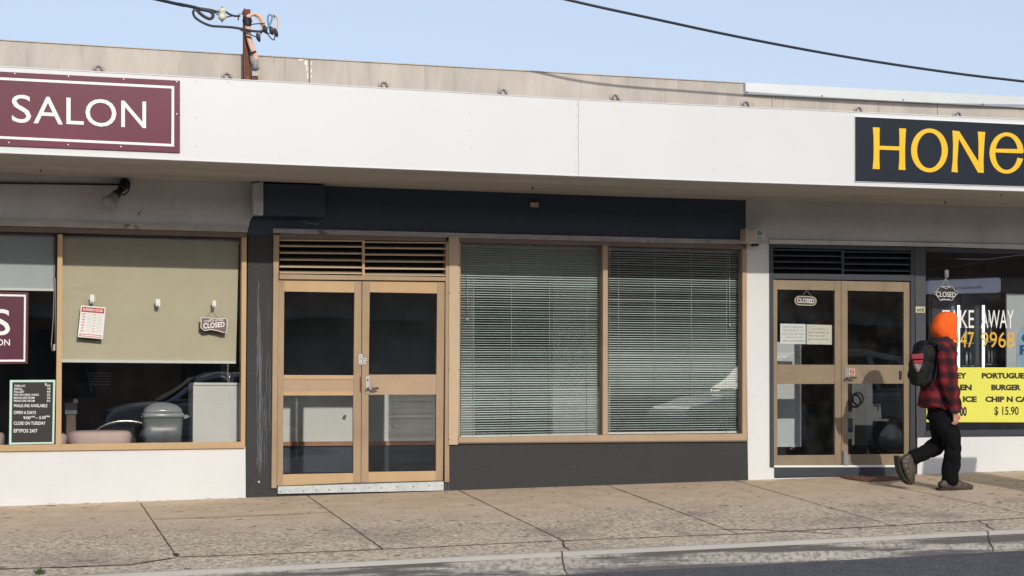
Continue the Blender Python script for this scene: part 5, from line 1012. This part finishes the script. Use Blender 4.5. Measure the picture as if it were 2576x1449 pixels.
s = MB(); s.tube([pz(340, 300, .14), pz(400, 318, .17), pz(420, 420, .17), pz(360, 590, .14)], .014, 8); s.build('shoulder_strap', 'pack', bk)

# ================================================================== ACROSS THE ROAD (seen only mirrored in the glass; one added box throws the shadow at right)
def gr(X, Y): return kz(X) - .165 + .012 * min(ky(X) - .1 - Y, 6)
lb = thing('shadow_caster', 'added unseen shadow caster at the kerb just beyond the right edge', 'shadow caster', (10.72, -3.1, gz(10.72, -3.1)))  # stand-in box added out of view; the far-right shadow's true caster is unknown
c0 = Vector(lb.location); f = MB(); f.box(c0 + Vector((-.30, -.28, .08)), c0 + Vector((.30, .28, 1.5))); f.build('main_body', 'charcoal_base', lb, bevel=.02)
f = MB(); f.box(c0 + Vector((-.34, -.32, 1.54)), c0 + Vector((.34, .32, 1.6))); f.build('caster_top', 'galv', lb, bevel=.02)
for sx in (-.25, .25): MB().box(c0 + Vector((sx - .03, -.2, -.01)), c0 + Vector((sx + .03, .2, .078))).build('foot', 'ink', lb)
def car(X, Y, d, m, label):
    z = gr(X, Y); t = thing('parked_car', label, 'car', (X, Y, z), 'cars parked across the road'); W = .86
    P = lambda x, y, zz: Vector((X + d * x, Y + y, z + zz))
    low = [(-2.2, .35), (-2.25, .62), (-2.15, .80), (-1.6, .93), (-1.05, 1.0), (.5, 1.02), (1.9, 1.03), (2.15, .95), (2.22, .6), (2.15, .35), (1.75, .3), (-1.7, .3)]
    mb = MB(); mb.ext([P(x, -W, q) for x, q in low], Vector((0, 2 * W, 0))); mb.build('body', m, t, bevel=.07)
    top = [(-1.1, 1.0), (-.35, 1.52), (-.1, 1.6), (1.1, 1.63), (1.75, 1.52), (2.08, 1.02)]
    vs = [P(x, -W * (1 - .22 * (q - 1.) / .6), q) for x, q in top] + [P(x, W * (1 - .22 * (q - 1.) / .6), q) for x, q in top]; n = 6
    MB().add(vs, [tuple(range(n)), tuple(range(2 * n - 1, n - 1, -1))] + [(i, i + 1, i + 1 + n, i + n) for i in range(n - 1)] + [(5, 0, 6, 11)]).build('cabin', m, t, bevel=.04)
    for sy in (-1, 1):
        for pts in ([(-.85, 1.06), (-.28, 1.47), (.25, 1.53), (.25, 1.06)], [(.33, 1.06), (.33, 1.53), (1.05, 1.53), (1.15, 1.06)], [(1.23, 1.06), (1.15, 1.53), (1.6, 1.45), (1.8, 1.08)]):
            a = [P(x, sy * (W * (1 - .22 * (q - 1.) / .6) + .006), q) for x, q in pts]; MB().ext(a, Vector((0, -sy * .02, 0))).build('side_window', 'carglass', t)
        for x in (-1.38, 1.38):
            wh = MB(); wh.tube([P(x, sy * (W - .18), .33), P(x, sy * (W + .02), .33)], .33, 24); wh = wh.build('wheel', 'tyre', t)
            MB().tube([P(x, sy * (W + .021), .33), P(x, sy * (W + .03), .33)], .21, 10).build('rim', 'chrome', wh)
        MB().ext([P(-2.2, sy * .8, .72), P(-1.75, sy * .875, .86), P(-1.7, sy * .875, .78), P(-2.1, sy * .84, .66)], Vector((0, -sy * .12, 0))).build('headlight', 'headl', t)
        MB().box(*[Vector((min(a, b_), min(c_, e_), zz)) for a, b_, c_, e_, zz in ((P(2.1, sy * .6, 0).x, P(2.24, sy * .84, 0).x, P(0, sy * .6, 0).y, P(0, sy * .84, 0).y, z + .72),)][0:1] + [Vector((max(P(2.1, 0, 0).x, P(2.24, 0, 0).x), max(P(0, sy * .6, 0).y, P(0, sy * .84, 0).y), z + .95))]).build('tail_light', 'tail', t)
    MB().ext([P(-1.12, -.62, 1.03), P(-.42, -.58, 1.5), P(-.42, .58, 1.5), P(-1.12, .62, 1.03)], Vector((-.02 * d, 0, .02))).build('windscreen', 'carglass', t)
    return t
car(4.7, -19.3, 1, 'carpaint', 'dark parked car mirrored in the glass of the left window')
cb2 = car(12.9, -9.0, 1, 'carsilver', 'silver parked car mirrored in the glass of the takeaway doors'); cb2.scale = (1, 1, 1.12)
ob_ = thing('opposite_building', 'brown brick shop block across the road, mirrored faintly in the windows', 'building', (8, -38, 0))
MB().box((-60, -46, -.6), (90, -38, 6.3)).build('wall', 'brick', ob_)
MB().box((-60, -38.0, 3.0), (90, -36.6, 3.4)).build('canopy', 'steelgrey', ob_)
for i in range(9): MB().box((-26 + i * 8, -38.02, .6), (-20.5 + i * 8, -37.98, 2.6)).build('window', 'carglass', ob_)
ml = MB(); x = 6.0; ml.add([(x, -8.5, gr(x, -8.5) + .004), (x + 3, -8.5, gr(x + 3, -8.5) + .004), (x + 3, -8.38, gr(x + 3, -8.38) + .004), (x, -8.38, gr(x, -8.38) + .004)], [(0, 1, 2, 3)])
tag(ml.build('road_marking', 'roadwhite'), kind='structure')
